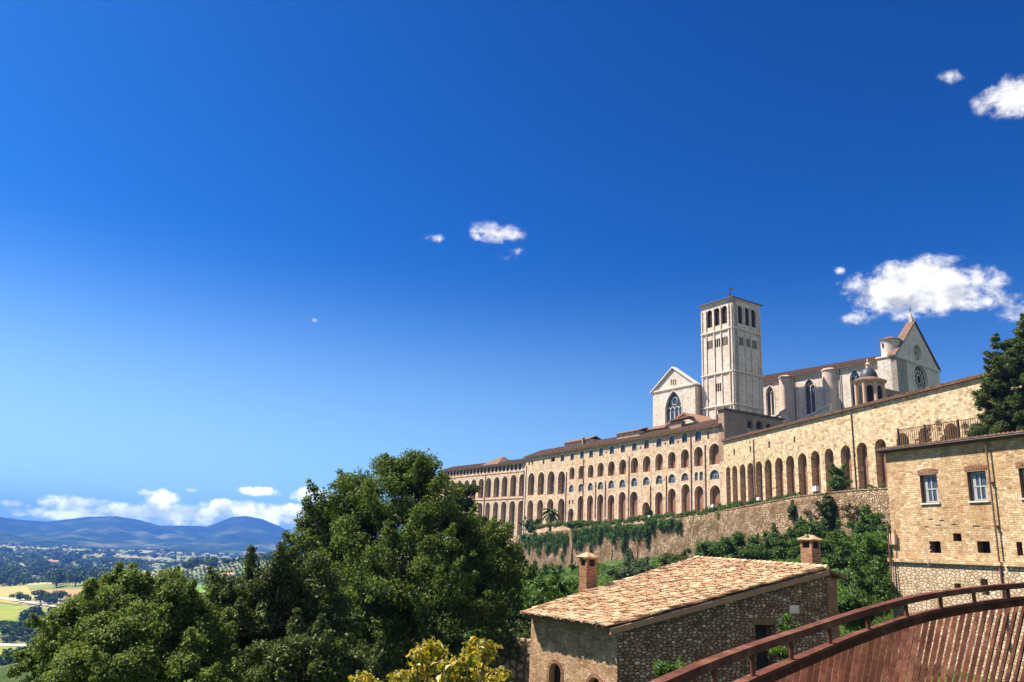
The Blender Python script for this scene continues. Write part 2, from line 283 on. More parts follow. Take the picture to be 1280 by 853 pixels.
# ------------------------------------------------------------------ building tools
def tag(o, label=None, cat=None, group=None, kind=None):
    if label: o['label'] = label
    if cat: o['category'] = cat
    if group: o['group'] = group
    if kind: o['kind'] = kind
    return o
def thing(name, label, cat, loc=(0, 0, 0), az=90.0, group=None):
    o = bpy.data.objects.new(name, None); C.objects.link(o); o.empty_display_size = .2
    o.location = loc; o.rotation_euler = (0, 0, rad(90-az)); return tag(o, label, cat, group)
def inpoly(x, z, P):
    c = False; n = len(P)
    for i in range(n):
        (xa, za), (xb, zb) = P[i], P[i-1]
        if (za > z) != (zb > z) and x < (xb-xa)*(z-za)/(zb-za)+xa: c = not c
    return c
class MB:
    def __init__(s): s.v = []; s.f = []; s.m = []
    def face(s, pts, m=0):
        b = len(s.v); s.v += [tuple(p) for p in pts]; s.f.append(tuple(range(b, b+len(pts)))); s.m.append(m)
    def box(s, x0, x1, y0, y1, z0, z1, m=0):
        s.prism([(x0, z0), (x1, z0), (x1, z1), (x0, z1)], y0, y1, m)
    def prism(s, poly, y0, y1, m=0):
        b = len(s.v); n = len(poly)
        s.v += [(x, y0, z) for x, z in poly] + [(x, y1, z) for x, z in poly]
        s.f.append(tuple(range(b, b+n))); s.f.append(tuple(range(b+2*n-1, b+n-1, -1))); s.m += [m, m]
        for i in range(n):
            j = (i+1) % n; s.f.append((b+j, b+i, b+n+i, b+n+j)); s.m.append(m)
    def hull(s, bot, top, m=0):
        b = len(s.v); n = len(bot); s.v += [tuple(p) for p in bot]+[tuple(p) for p in top]
        s.f.append(tuple(range(b+n-1, b-1, -1))); s.f.append(tuple(range(b+n, b+2*n))); s.m += [m, m]
        for i in range(n):
            j = (i+1) % n; s.f.append((b+i, b+j, b+n+j, b+n+i)); s.m.append(m)
    def tube(s, pts, rs, n=8, m=0, cap=True):
        b = len(s.v); K = len(pts); pts = [Vector(p) for p in pts]
        for i, p in enumerate(pts):
            d = (pts[min(i+1, K-1)]-pts[max(i-1, 0)]).normalized()
            a = d.cross(Vector((0, 0, 1)));  a = a.normalized() if a.length > .05 else Vector((1, 0, 0)); c = d.cross(a)
            for k in range(n):
                t = 2*math.pi*k/n; s.v.append(tuple(p+a*math.cos(t)*rs[i]+c*math.sin(t)*rs[i]))
        for i in range(K-1):
            for k in range(n):
                s.f.append((b+i*n+k, b+i*n+(k+1) % n, b+(i+1)*n+(k+1) % n, b+(i+1)*n+k)); s.m.append(m)
        if cap:
            s.f.append(tuple(range(b, b+n))); s.f.append(tuple(range(b+(K-1)*n, b+K*n))); s.m += [m, m]
    def lathe(s, cx, cy, prof, n=24, m=0):
        b = len(s.v)
        for r, z in prof:
            for k in range(n):
                t = 2*math.pi*k/n; s.v.append((cx+r*math.cos(t), cy+r*math.sin(t), z))
        for i in range(len(prof)-1):
            for k in range(n):
                s.f.append((b+i*n+k, b+i*n+(k+1) % n, b+(i+1)*n+(k+1) % n, b+(i+1)*n+k)); s.m.append(m)
        s.f.append(tuple(range(b+(len(prof)-1)*n, b+len(prof)*n))); s.m.append(m)
    def wall(s, outer, holes, y0=0.0, y1=1.0, m=0, back=True):
        loops = [[Vector((x, z, 0)) for x, z in outer]]+[[Vector((x, z, 0)) for x, z in h] for h in holes]
        b = len(s.v)
        for lp in loops: s.v += [(p.x, y0, p.y) for p in lp]
        b = len(s.v)-sum(len(lp) for lp in loops); del s.v[b:]
        V2 = []; ED = []
        for lp in loops:
            k = len(V2); V2 += [Vector((p.x, p.y)) for p in lp]; ED += [(k+q, k+(q+1) % len(lp)) for q in range(len(lp))]
        vo, _e, fo, _1, _2, _3 = delaunay_2d_cdt(V2, ED, [], 0, 1e-5)
        s.v += [(p.x, y0, p.y) for p in vo]
        for tr in fo:
            cx = sum(vo[q].x for q in tr)/3; cz = sum(vo[q].y for q in tr)/3
            if inpoly(cx, cz, outer) and not any(inpoly(cx, cz, h) for h in holes): s.f.append(tuple(b+q for q in tr)); s.m.append(m)
        n = len(outer); c = len(s.v); s.v += [(x, y1, z) for x, z in outer]
        for i in range(n):
            j = (i+1) % n; s.f.append((b+j, b+i, c+i, c+j)); s.m.append(m)
        if back: s.f.append(tuple(range(c, c+n))); s.m.append(m)
    def build(s, name, mats, parent=None, smooth=False):
        me = bpy.data.meshes.new(name); me.from_pydata(s.v, [], s.f)
        mats = mats if isinstance(mats, (list, tuple)) else [mats]
        for x in mats: me.materials.append(MT[x] if isinstance(x, str) else x)
        me.polygons.foreach_set('material_index', s.m)
        if smooth: me.polygons.foreach_set('use_smooth', [True]*len(s.f))
        me.update(); o = bpy.data.objects.new(name, me); C.objects.link(o)
        if parent: o.parent = parent
        return o
class Frame:
    """vertical plane: x runs along the wall to the right, y into it, z up"""
    def __init__(s, O, az): s.O = Vector((O[0], O[1], 0)); s.az = az; s.u = uaz(az); s.n = Vector((-s.u.y, s.u.x, 0))
    def hit(s, px, py, y=0.0):
        v = ray(px, py); P0 = s.O+s.n*y; t = P0.dot(s.n)/v.dot(s.n); P = v*t
        return (P-s.O).dot(s.u), P.z
    def w(s, x, y, z): return s.O+s.u*x+s.n*y+Vector((0, 0, z))
    def empty(s, name, label, cat, group=None): return thing(name, label, cat, s.O, s.az, group)
def arch(s0, s1, z0, z1, kind='round', n=9):
    w = s1-s0; c = (s0+s1)/2
    if kind == 'rect': return [(s0, z0), (s1, z0), (s1, z1), (s0, z1)]
    pts = [(s0, z0), (s1, z0)]
    if kind == 'round':
        r = w/2; h = min(r, (z1-z0)*.7); zs = z1-h
        pts += [(c+r*math.cos(math.pi*i/n), zs+h*math.sin(math.pi*i/n)) for i in range(n+1)]
    elif kind == 'seg':
        h = w*.22; zs = z1-h
        pts += [(c+w/2*math.cos(math.pi*i/n), zs+h*math.sin(math.pi*i/n)) for i in range(n+1)]
    else:
        h = min(w*.866, (z1-z0)*.6); k = h/(w*.866); zs = z1-h; m = n//2+1
        pts += [(s0+w*math.cos(rad(60)*i/m), zs+k*w*math.sin(rad(60)*i/m)) for i in range(m)]
        pts += [(c, z1)]
        pts += [(s1-w*math.cos(rad(60)*i/m), zs+k*w*math.sin(rad(60)*i/m)) for i in range(m-1, -1, -1)]
    return pts
def recess(parent, name, poly, depth, mats, ring=0.0, y0=0.0, proud=.05, extra=None):
    """reveal (slot 0), back (slot 1), raised surround (slot 2)"""
    b = MB(); n = len(poly)
    for i in range(n):
        (x0, z0), (x1, z1) = poly[i], poly[(i+1) % n]
        b.face([(x0, y0, z0), (x1, y0, z1), (x1, y0+depth, z1), (x0, y0+depth, z0)], 0)
    b.face([(x, y0+depth, z) for x, z in poly], 1)
    if ring:
        c = sum(p[0] for p in poly)/n; zs = poly[2][1]; w = (poly[1][0]-poly[0][0])/2
        k = (w+ring)/w; out = [(c+(x-c)*k, z if z <= zs+1e-6 else zs+(z-zs)*((max(p[1] for p in poly)-zs+ring)/(max(p[1] for p in poly)-zs))) for x, z in poly]
        for i in range(1, n):
            j = (i+1) % n
            b.face([(poly[i][0], y0-proud, poly[i][1]), (poly[j][0], y0-proud, poly[j][1]), (out[j][0], y0-proud, out[j][1]), (out[i][0], y0-proud, out[i][1])], 2)
            b.face([(out[i][0], y0-proud, out[i][1]), (out[j][0], y0-proud, out[j][1]), (out[j][0], y0+.01, out[j][1]), (out[i][0], y0+.01, out[i][1])], 2)
            b.face([(poly[i][0], y0-proud, poly[i][1]), (poly[j][0], y0-proud, poly[j][1]), (poly[j][0], y0, poly[j][1]), (poly[i][0], y0, poly[i][1])], 2)
    if extra: extra(b)
    return b.build(name, mats, parent)
def bars(parent, s0, s1, z0, z1, y, nv, hz, t=.07, mats='frame', name='window_frame', border=True):
    b = MB()
    if border:
        b.box(s0, s0+t, y-.05, y-.004, z0, z1); b.box(s1-t, s1, y-.05, y-.004, z0, z1)
        b.box(s0+t, s1-t, y-.05, y-.004, z0, z0+t)
    for i in range(nv):
        x = s0+(s1-s0)*(i+1)/(nv+1); b.box(x-t/2, x+t/2, y-.05, y-.004, z0+t, z1-.02)
    for h in hz: b.box(s0+t, s1-t, y-.042, y-.004, z0+(z1-z0)*h-t/2, z0+(z1-z0)*h+t/2)
    return b.build(name, mats, parent)
def pipe(parent, p0, p1, r=.09, y=-.14, name='downpipe', mt='pipe'):
    b = MB(); b.tube([(p0[0], y, p0[1]), (p1[0], y, p1[1])], [r, r], 6)
    zz = p0[1]
    while zz > p1[1]+1.5:
        zz -= 2.5; b.box(p0[0]-r*1.5, p0[0]+r*1.5, y-r*1.2, 0, max(zz, p1[1]), max(zz, p1[1])+.08)
    return b.build(name, mt, parent)
def zz(o, k): return lambda x, y: (o[0]+x/k, o[1]+y/k)
z1 = zz((780, 350), 4.264); z2 = zz((960, 370), 4.489); z3 = zz((540, 500), 4.49); z4 = zz((700, 500), 5.333)
z5 = zz((890, 450), 4.267); z6 = zz((1080, 380), 3.875); z7 = zz((1080, 540), 3.875); z8 = zz((640, 660), 3.048)
def span(fr, zf, xc, yt, yb, w, y=0.0):
    """opening seen in the photograph -> its real extent on the wall"""
    ym = (yt+yb)/2; a = fr.hit(*zf(xc-w/2, ym), y)[0]; b = fr.hit(*zf(xc+w/2, ym), y)[0]
    return a, b, fr.hit(*zf(xc, yb), y)[1], fr.hit(*zf(xc, yt), y)[1]

# ------------------------------------------------------------------ terrain
K1 = at(905, 600, 187); K1.z = 0
F1 = Frame(K1, 167.4)
F2a = Frame(K1, 153.0)
sK2 = F2a.hit(656, 600)[0]; K2 = F2a.w(sK2, 0, 0)
F2 = Frame(K2, 153.0); LEN2 = -sK2
F3b = Frame(K2, 146.0); sK3 = F3b.hit(549, 600)[0]; K3 = F3b.w(sK3, 0, 0)
F3 = Frame(K3, 146.0); LEN3 = -sK3
PLAIN = -110.0
ctl = [(0, 0, -3.3), (4, -6, -3.2), (8, 4, -3.4), (16, 10, -4), (0, 14, -6), (-8, 12, -8), (-20, 20, -14), (-30, 40, -22), (-60, 90, -40), (-120, 180, -72), (-260, 330, -106), (-60, 0, -25), (-200, 0, -90),
       (0, 45, -13), (4, 34, -9.5), (12, 38, -8.5), (22, 44, -7.5), (17, 25, -6), (28, 50, -5.5), (34, 44, -5), (60, 40, 0), (60, 0, 0), (0, -60, -3), (-60, -60, -22), (90, 90, 12), (150, 60, 20), (150, 200, 30), (80, 220, 28), (60, 300, 20), (200, 300, 30), (-150, 500, -110), (0, 480, -70), (-60, 350, -70), (100, 420, 0)]
for (px, py, D) in [(690, 752, 70), (655, 735, 110), (700, 722, 150), (660, 712, 190), (640, 712, 240), (600, 730, 300), (560, 730, 330), (760, 712, 110), (870, 700, 138), (800, 706, 160), (1000, 684, 112), (1060, 690, 92), (940, 706, 95), (1080, 742, 58), (900, 730, 70), (1000, 735, 62), (1100, 675, 100), (1090, 720, 75), (600, 800, 70), (480, 800, 120)]:
    p = at(px, py, D); ctl.append((p.x, p.y, p.z))
ctl = np.array(ctl)
def hills_noise(x, y):
    return (np.sin(x*.0031+y*.0017)*np.cos(y*.0023-x*.0011)+.5*np.sin(x*.0083-y*.0061+1.3)+.35*np.sin(x*.019+y*.013))
OL = at(395, 690, 1500)
def ground(x, y):
    x = np.atleast_1d(np.asarray(x, float)); y = np.atleast_1d(np.asarray(y, float))
    w = 0; a = 0
    for cx, cy, cz in ctl:
        k = 1/(((x-cx)**2+(y-cy)**2)+2.0)**1.75; w = w+k; a = a+k*cz
    near = a/w
    r = np.hypot(x, y)
    far = PLAIN+0*x
    d = ((x-OL.x-130)/420)**2; e = ((y-OL.y)/520)**2
    far = far+(OL.z-PLAIN+8)*np.exp(-(d+e))
    t = np.clip((r-380)/420, 0, 1); t = t*t*(3-2*t)
    return near*(1-t)+far*t
def gz(x, y): return float(ground(x, y)[0])
nth, nr = 420, 330
th = np.concatenate([np.linspace(-50, 50, 300), np.linspace(50, 310, nth-300+1)[1:-1]]); nth = len(th)
rr = 1.0*np.power(7000/1.0, np.linspace(0, 1, nr))
TH, RR = np.meshgrid(np.radians(th), rr, indexing='ij')
X = RR*np.sin(TH); Y = RR*np.cos(TH); Z = ground(X.ravel(), Y.ravel()).reshape(X.shape)
def grid_mesh(name, X, Y, Z, m, closed=True):
    a, b = X.shape; me = bpy.data.meshes.new(name)
    v = np.stack([X, Y, Z], -1).reshape(-1, 3); idx = np.arange(a*b).reshape(a, b)
    i2 = np.roll(idx, -1, 0) if closed else idx[1:]; i1 = idx if closed else idx[:-1]
    f = np.stack([i1[:, :-1], i1[:, 1:], i2[:, 1:], i2[:, :-1]], -1).reshape(-1, 4)
    me.vertices.add(len(v)); me.vertices.foreach_set('co', v.ravel()); me.loops.add(f.size); me.loops.foreach_set('vertex_index', f.ravel().astype(np.int32))
    me.polygons.add(len(f)); me.polygons.foreach_set('loop_start', np.arange(0, f.size, 4, dtype=np.int32)); me.polygons.foreach_set('use_smooth', np.ones(len(f), bool))
    me.materials.append(m); me.update(calc_edges=True); me.validate(); o = bpy.data.objects.new(name, me); C.objects.link(o); return o
def ground_mat():
    m, t, b = mat('ground_cover', .95, .05); o = nd(t, 'ShaderNodeTexCoord').outputs['Object']
    mp = nd(t, 'ShaderNodeMapping'); mp.inputs['Rotation'].default_value = (0, 0, .5); mp.inputs['Scale'].default_value = (.0042, .0075, .0); t.links.new(o, mp.inputs[0])
    vo = nd(t, 'ShaderNodeTexVoronoi', voronoi_dimensions='2D', distance='MANHATTAN'); vo.inputs['Scale'].default_value = 1; t.links.new(mp.outputs[0], vo.inputs['Vector'])
    sp = nd(t, 'ShaderNodeSeparateColor'); t.links.new(vo.outputs['Color'], sp.inputs[0])
    fld = ramp(t, sp.outputs[0], [(0, (.14, .2, .05)), (.2, (.42, .36, .15)), (.4, (.13, .19, .045)), (.55, (.28, .29, .08)), (.7, (.5, .43, .22)), (.85, (.09, .15, .04)), (1, (.36, .26, .15))])
    for e in t.nodes[-1:] : pass
    fld = mix(t, fld, ramp(t, noise(t, o, .03, 5), [(.3, (.7, .7, .7)), (.7, (1.1, 1.1, 1.1))]), .6, 'MULTIPLY')
    near = ramp(t, noise(t, o, .35, 8, .7), [(.3, (.025, .045, .012)), (.5, (.05, .085, .018)), (.6, (.09, .1, .03)), (.7, (.2, .14, .08))])
    ln = nd(t, 'ShaderNodeVectorMath', operation='LENGTH'); t.links.new(o, ln.inputs[0])
    k = nd(t, 'ShaderNodeMapRange'); t.links.new(ln.outputs['Value'], k.inputs[0]); k.inputs[1].default_value = 380; k.inputs[2].default_value = 520
    t.links.new(mix(t, near, fld, k.outputs[0]), b.inputs['Base Color'])
    return m
tag(grid_mesh('ground', X, Y, Z, ground_mat()), kind='structure')
# ---- hills on the horizon
prof = [(-200, 650), (0, 646), (30, 650), (60, 652), (85, 649), (110, 646), (145, 645), (175, 650), (200, 657), (235, 657), (258, 658), (275, 652), (292, 646), (308, 645), (328, 649), (350, 658), (378, 674), (420, 682), (520, 690)]
paz, pel = [], []
for px, py in prof:
    d = ray(px, py); paz.append(math.degrees(math.atan2(d.x, d.y))); pel.append(d.z/math.hypot(d.x, d.y))
ha = np.linspace(-48, 0, 760); hr = np.linspace(5200, 11800, 170)
HA, HR = np.meshgrid(ha, hr, indexing='ij')
zt = np.interp(HA, paz, pel)*9500
bump_ = np.exp(-((HR-9500)/1900.)**2)
HX = HR*np.sin(np.radians(HA)); HY = HR*np.cos(np.radians(HA))
ns = hills_noise(HX*1.3, HY*1.3); n3 = np.sin(HX*.004+3*np.sin(HY*.0011))*np.cos(HY*.003+2*np.sin(HX*.0013))
edge = np.clip((HR-5200)/900, 0, 1); n4 = np.abs(np.sin(HX*.0075+1.5*np.sin(HY*.003)))*np.cos(HY*.002+HX*.001)-.4
HZ = PLAIN-3+(zt-PLAIN)*bump_ + edge*(1-bump_)*np.clip(22+18*ns+20*n3, 0, 90)+bump_*(1-bump_)*4*(16*ns+18*n3+12*n4)
HZ = np.where(HR > 9400, np.minimum(HZ, PLAIN-3+(zt-PLAIN)*bump_), HZ)
# keep every slope below the sight line of the drawn ridge
lim = np.interp(HA, paz, pel)*HR-6; HZ = np.where(HR < 9300, np.minimum(HZ, lim), HZ)
def hill_mat():
    m, t, b = mat('wooded_hills', 1, 0); o = nd(t, 'ShaderNodeTexCoord').outputs['Object']
    n1 = noise(t, o, .0021, 9, .68)
    c = ramp(t, n1, [(.36, (.01, .028, .012)), (.5, (.025, .05, .018)), (.58, (.08, .1, .04)), (.66, (.2, .2, .1))])
    s = nd(t, 'ShaderNodeSeparateXYZ'); t.links.new(o, s.inputs[0])
    k = nd(t, 'ShaderNodeMapRange'); t.links.new(s.outputs[2], k.inputs[0]); k.inputs[1].default_value = -60; k.inputs[2].default_value = 30
    t.links.new(mix(t, c, ramp(t, n1, [(.35, (.01, .026, .012)), (.55, (.03, .055, .02)), (.68, (.11, .13, .05))]), k.outputs[0]), b.inputs['Base Color']); return m
tag(grid_mesh('hills', HX, HY, HZ, hill_mat(), closed=False), kind='structure')

# ---- haze
hz = MB(); hz.box(-10500, 4500, -1200, 12200, PLAIN-14, 330)
hm = bpy.data.materials.new('haze_air'); hm.use_nodes = True; t = hm.node_tree; t.nodes.clear()
pv = t.nodes.new('ShaderNodeVolumePrincipled'); pv.inputs['Color'].default_value = (.11, .33, 1.0, 1); pv.inputs['Density'].default_value = 0.95e-4; pv.inputs['Anisotropy'].default_value = 0.1
ou = t.nodes.new('ShaderNodeOutputMaterial'); t.links.new(pv.outputs[0], ou.inputs['Volume'])
tag(hz.build('haze', hm), kind='stuff')
S.cycles.volume_bounces = 0

# ------------------------------------------------------------------ foliage tools
def leaf_mesh(name, clumps, per, size, m, parent=None, flat=.75, up=.3, asp=.55, seed=None, shell=2.0):
    g = np.random.default_rng(seed if seed is not None else RND.randrange(10**6))
    cl = np.array(clumps, float); vol = cl[:, 3]**2; n = np.maximum(4, (per*len(cl)*vol/vol.sum())).astype(int)
    idx = np.repeat(np.arange(len(cl)), n); k = len(idx)
    d = g.normal(size=(k, 3)); d /= np.linalg.norm(d, axis=1)[:, None]
    r = np.power(g.random(k), 1/shell)*(1+.25*g.normal(size=k)*.5)
    c = cl[idx, :3]; P = c+d*(cl[idx, 3]*r)[:, None]*np.array([1, 1, flat])
    nrm = d*.6+g.normal(size=(k, 3))*.6+np.array([0, 0, up]); nrm /= np.linalg.norm(nrm, axis=1)[:, None]
    a = np.cross(nrm, g.normal(size=(k, 3))); a /= np.linalg.norm(a, axis=1)[:, None]; b = np.cross(nrm, a)
    sz = size*(.6+.8*g.random(k))[:, None]; a = a*sz*.5; b = b*sz*.5*asp
    bend = nrm*sz*.12
    V = np.stack([P-a-bend, P+b-a*.1+bend, P+a-bend, P-b-a*.1+bend], 1).reshape(-1, 3)
    me = bpy.data.meshes.new(name); me.vertices.add(4*k); me.vertices.foreach_set('co', V.ravel())
    me.loops.add(4*k); me.loops.foreach_set('vertex_index', np.arange(4*k, dtype=np.int32)); me.polygons.add(k)
    me.polygons.foreach_set('loop_start', np.arange(0, 4*k, 4, dtype=np.int32)); me.materials.append(m); me.update(calc_edges=True)
    o = bpy.data.objects.new(name, me); C.objects.link(o)
    if parent: o.parent = parent
    return o
def env_clumps(ells, n, r0, r1, rel=(0, 0, 0), inner=.55):
    """clumps near the surface of a union of ellipsoids"""
    out = []; vols = [(e[3]*e[4]*e[5])**.667 for e in ells]; tot = sum(vols)
    for e, v in zip(ells, vols):
        for _ in range(max(2, int(n*v/tot))):
            d = Vector((RND.gauss(0, 1), RND.gauss(0, 1), RND.gauss(0, 1))).normalized(); q = inner+(1-inner)*RND.random()**.6; r = RND.uniform(r0, r1)*RND.uniform(.75, 1.15)
            q2 = q*(1-r/max(e[3], e[5])*.7)
            q2 *= 1+.10*math.sin(4.1*d.x+e[0]*.7)*math.cos(3.7*d.z+e[2])+RND.gauss(0, .05)
            if d.z > -.1 and RND.random() < .16:      # a shoot that sticks out of the crown
                o_ = Vector((d.x, d.y*.8, abs(d.z)+.7)).normalized(); rad_ = max(e[3], e[5])
                for k_ in range(3):
                    g_ = .93; L_2 = r*(.3+.42*k_); out.append((e[0]+d.x*e[3]*g_+o_.x*L_2-rel[0], e[1]+d.y*e[4]*g_+o_.y*L_2-rel[1], e[2]+d.z*e[5]*g_+o_.z*L_2-rel[2], r*(.55-.12*k_)))
            if RND.random() < .12: q2 = RND.uniform(.9, 1.03); r *= .55
            out.append((e[0]+d.x*e[3]*q2-rel[0], e[1]+d.y*e[4]*q2-rel[1], e[2]+d.z*e[5]*q2-rel[2], r))
    return out
def E(px, py, rx, ry, D, dy=None):
    p = at(px, py, D); k = D/FPX*1.02; return (p.x, p.y, p.z, rx*k, (dy if dy else rx*k*.9), ry*k)
def tree(name, label, cat, base, ells, n, r, per, size, m, trunk_r=.3, group=None, limbs=7, sticks=True, **kw):
    o = thing(name, label, cat, base, 90, group)
    cl = env_clumps(ells, n, r[0], r[1], base, kw.pop('inner', .55))
    if kw.pop('spray', 0):
        pass
    b = MB(); top = max(c[2] for c in cl); cen = np.mean(np.array(cl)[:, :3], 0)
    z0 = -0.6
    pts = [(0, 0, z0), (cen[0]*.15, cen[1]*.15, cen[2]*.35), (cen[0]*.6, cen[1]*.6, cen[2]*.75), (cen[0], cen[1], (cen[2]+top)/2)]
    b.tube(pts, [trunk_r*1.25, trunk_r*.85, trunk_r*.5, trunk_r*.15], 10)
    for c in RND.sample(cl, min(limbs, len(cl))):
        s = Vector(pts[1]).lerp(Vector(pts[2]), RND.random()); e = Vector(c[:3]); mid = s.lerp(e, .5)+Vector((RND.uniform(-.3, .3), RND.uniform(-.3, .3), RND.uniform(0, .5)))*trunk_r*2
        b.tube([s, mid, e], [trunk_r*.35, trunk_r*.22, trunk_r*.06], 6)
    b.build('trunk', 'bark', o, True)
    leaf_mesh('crown', cl, per, size, m, o, **kw)
    return o
def on_ground(p, dz=-.1): return Vector((p.x, p.y, gz(p.x, p.y)+dz))

# ================================================================== right arcade wall (W1)
A1 = F1.empty('arcaded_wall', 'long golden stone wall with a row of tall blind arches and a tiled coping, right of the bell tower', 'wall')
ARC1 = [(905, 412, 62), (805, 432, 56), (718, 450, 54), (629, 465, 48), (555, 480, 48), (485, 492, 48), (420, 506, 44), (360, 520, 42), (302, 532, 38), (252, 540, 36), (207, 548, 32), (165, 555, 30), (123, 560, 27), (88, 567, 23)]
holes = []; W1H = 28.5
def bot1(x): return 772-(x-88)*.1125
sc0 = []
for i, (x, yt, w) in enumerate(ARC1):
    a, b, zb, zt_ = span(F1, z5, x, yt, bot1(x)+12, w)
    sc0.append((a, b, zt_))
for (a, b, zt_) in sc0: holes.append((arch(a, b, 9.0, 22.2, 'round', 10), 'brick'))
for (x, yt, yb, w) in [(187, 625, 705, 60), (290, 600, 660, 54), (420, 577, 650, 68)]:
    a, b, zb, zt_ = span(F1, z6, x, yt, yb, w); holes.append((arch(a, b, zb-4, zt_), 'brick'))
slits = []
for (x, yt, yb) in [(305, 435, 470), (440, 410, 442), (205, 460, 490), (118, 476, 505)]:
    a, b, zb, zt_ = span(F1, z5, x, yt, yb, 9); slits.append(arch(a, b, zb, zt_, 'rect'))
LEN1 = 92
b = MB(); b.wall([(0.0, 3), (LEN1, 3), (LEN1, W1H), (0.0, W1H)], [h for h, _ in holes]+slits, 0, 2.5); b.build('wall', 'arcade', A1)
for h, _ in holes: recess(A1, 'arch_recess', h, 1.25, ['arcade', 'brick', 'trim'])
for h in slits: recess(A1, 'slit_window', h, .5, ['arcade', 'dark'])
b = MB(); b.prism([(0, 0), (LEN1+.6, 0), (LEN1+.6, .3), (0, .3)], -.55, 3.0)
b.v = [(x, y, z+W1H+.02) for x, y, z in b.v]
k = len(b.v)
for i in range(int(LEN1/.42)):
    x = i*.42+.2; b.tube([(x, -.62, W1H+.36), (x, 2.9, W1H+.75)], [.17, .17], 6)
b.build('coping', 'rooffar', A1)
pipe(A1, F1.hit(*z5(222, 425)), (F1.hit(*z5(222, 425))[0], 11), .12)
pipe(A1, F1.hit(*z5(745, 285)), (F1.hit(*z5(745, 285))[0], 11), .12)

# ================================================================== middle convent block (W2)
A2 = F2.empty('convent_block', 'long pinkish stone convent block with four rows of arched openings below the bell tower', 'building')
EZ = 32.9
parts2 = []   # (poly, kind)
def add2(fr, lst, kindname, zf, shape, **k):
    for it in lst:
        a, b_, zb, zt_ = span(fr, zf, *it); parts2.append((arch(a, b_, zb, zt_, shape), kindname, (a, b_, zb, zt_)))
add2(F2, [(1030, 290, 430, 72), (923, 312, 442, 60), (833, 328, 452, 55), (746, 345, 457, 52), (661, 357, 470, 52), (578, 373, 480, 52), (497, 383, 487, 50), (418, 396, 497, 48), (343, 408, 505, 46), (271, 417, 511, 43), (205, 432, 518, 38), (142, 438, 526, 38), (80, 447, 530, 36)], 'loggia', z4, 'round')
add2(F2, [(921, 208, 275, 42), (831, 222, 285, 38), (746, 240, 298, 38), (660, 255, 313, 36), (577, 267, 325, 34), (496, 287, 338, 32), (420, 299, 350, 30), (346, 307, 362, 30), (274, 320, 375, 28), (208, 335, 385, 27), (147, 340, 392, 27), (82, 357, 402, 25), (17, 367, 410, 25)], 'top', z4, 'seg')
add2(F2, [(987, 215, 262, 13), (702, 283, 303, 10), (787, 270, 290, 10), (538, 310, 328, 10), (308, 342, 358, 9)], 'small', z4, 'rect')
add2(F2, [(1030, 465, 530, 66), (909, 480, 538, 24), (942, 476, 536, 26), (833, 487, 540, 50), (746, 494, 555, 48), (661, 502, 560, 46), (575, 512, 568, 44), (495, 518, 577, 42), (416, 530, 585, 42), (342, 535, 590, 40), (270, 545, 598, 38), (203, 552, 605, 34), (140, 558, 612, 34), (75, 565, 617, 32)], 'glazed', z4, 'round')
add2(F2, [(1035, 568, 745, 72), (928, 573, 755, 62), (838, 560, 765, 58), (746, 590, 775, 54), (660, 612, 785, 52), (573, 680, 800, 50), (492, 610, 812, 54), (414, 612, 815, 48), (340, 632, 820, 46), (268, 628, 825, 42), (200, 635, 830, 40), (137, 640, 830, 40), (72, 723, 830, 38)], 'lower', z4, 'round')
add2(F2, [(63, 668, 697, 10), (85, 666, 695, 10)], 'small', z4, 'rect')
add2(F2, [(727, 400, 528, 40), (668, 400, 530, 40), (612, 405, 532, 36), (557, 410, 535, 36)], 'tall', z3, 'round')
add2(F2, [(725, 553, 700, 38), (663, 555, 700, 36), (606, 560, 700, 34), (551, 562, 700, 33)], 'lowtall', z3, 'round')
add2(F2, [(732, 318, 345, 22), (679, 323, 347, 22), (626, 335, 362, 9), (563, 340, 366, 8), (545, 345, 366, 8)], 'small', z3, 'rect')
b = MB(); b.wall([(0, -5), (LEN2, -5), (LEN2, EZ), (0, EZ)], [p for p, _, _ in parts2], 0, 13); b.build('wall', 'convent', A2)
def win_in(parent, a, b_, zb, h, y, w=.35):
    c = (a+b_)/2; ww = (b_-a)*w
    q = arch(c-ww, c+ww, zb, zb+h); m = MB(); m.prism(q, y-.12, y-.003); m.build('window', 'glass', parent)
def finish(parent, lst):
    for p, kn, (a, b_, zb, zt_) in lst:
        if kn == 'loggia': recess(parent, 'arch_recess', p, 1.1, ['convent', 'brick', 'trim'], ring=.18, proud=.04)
        elif kn == 'top':
            o = recess(parent, 'window', p, .35, ['convent', 'glass', 'trim'], ring=.22, proud=.04); bars(o, a, b_, zb, zt_-.1, .35, 1, [.5], .07, 'eave')
        elif kn == 'small': recess(parent, 'small_window', p, .5, ['convent', 'dark'])
        elif kn == 'glazed':
            o = recess(parent, 'window', p, .4, ['convent', 'glass', 'trim'], ring=.2, proud=.04)
            if b_-a > 1.3: bars(o, a+.05, b_-.05, zb+.02, zt_-.12, .4, 2, [.55], .09)
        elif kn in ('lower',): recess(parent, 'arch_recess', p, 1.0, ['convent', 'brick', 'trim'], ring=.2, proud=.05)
        elif kn == 'tall':
            o = recess(parent, 'arch_recess', p, 1.5, ['convent', 'brick', 'trim'], ring=.25, proud=.06); win_in(o, a, b_, zb+1.1, 1.9, 1.5)
            win_in(o, a, b_, zb+4.6, 1.5, 1.5, .2)
        elif kn == 'lowtall': recess(parent, 'arch_recess', p, 1.6, ['convent', 'brick', 'trim'], ring=.25, proud=.06)
finish(A2, parts2)
for x, y0_, y1_ in [(968, 300, 725), (873, 222, 745), (710, 505, 765), (605, 570, 780), (462, 375, 790), (305, 540, 785), (240, 548, 790), (160, 395, 800), (45, 480, 810)]:
    s, zt_ = F2.hit(*z4(x, y0_)); _, zb = F2.hit(*z4(x, y1_)); pipe(A2, (s, zt_), (s, zb), .13)
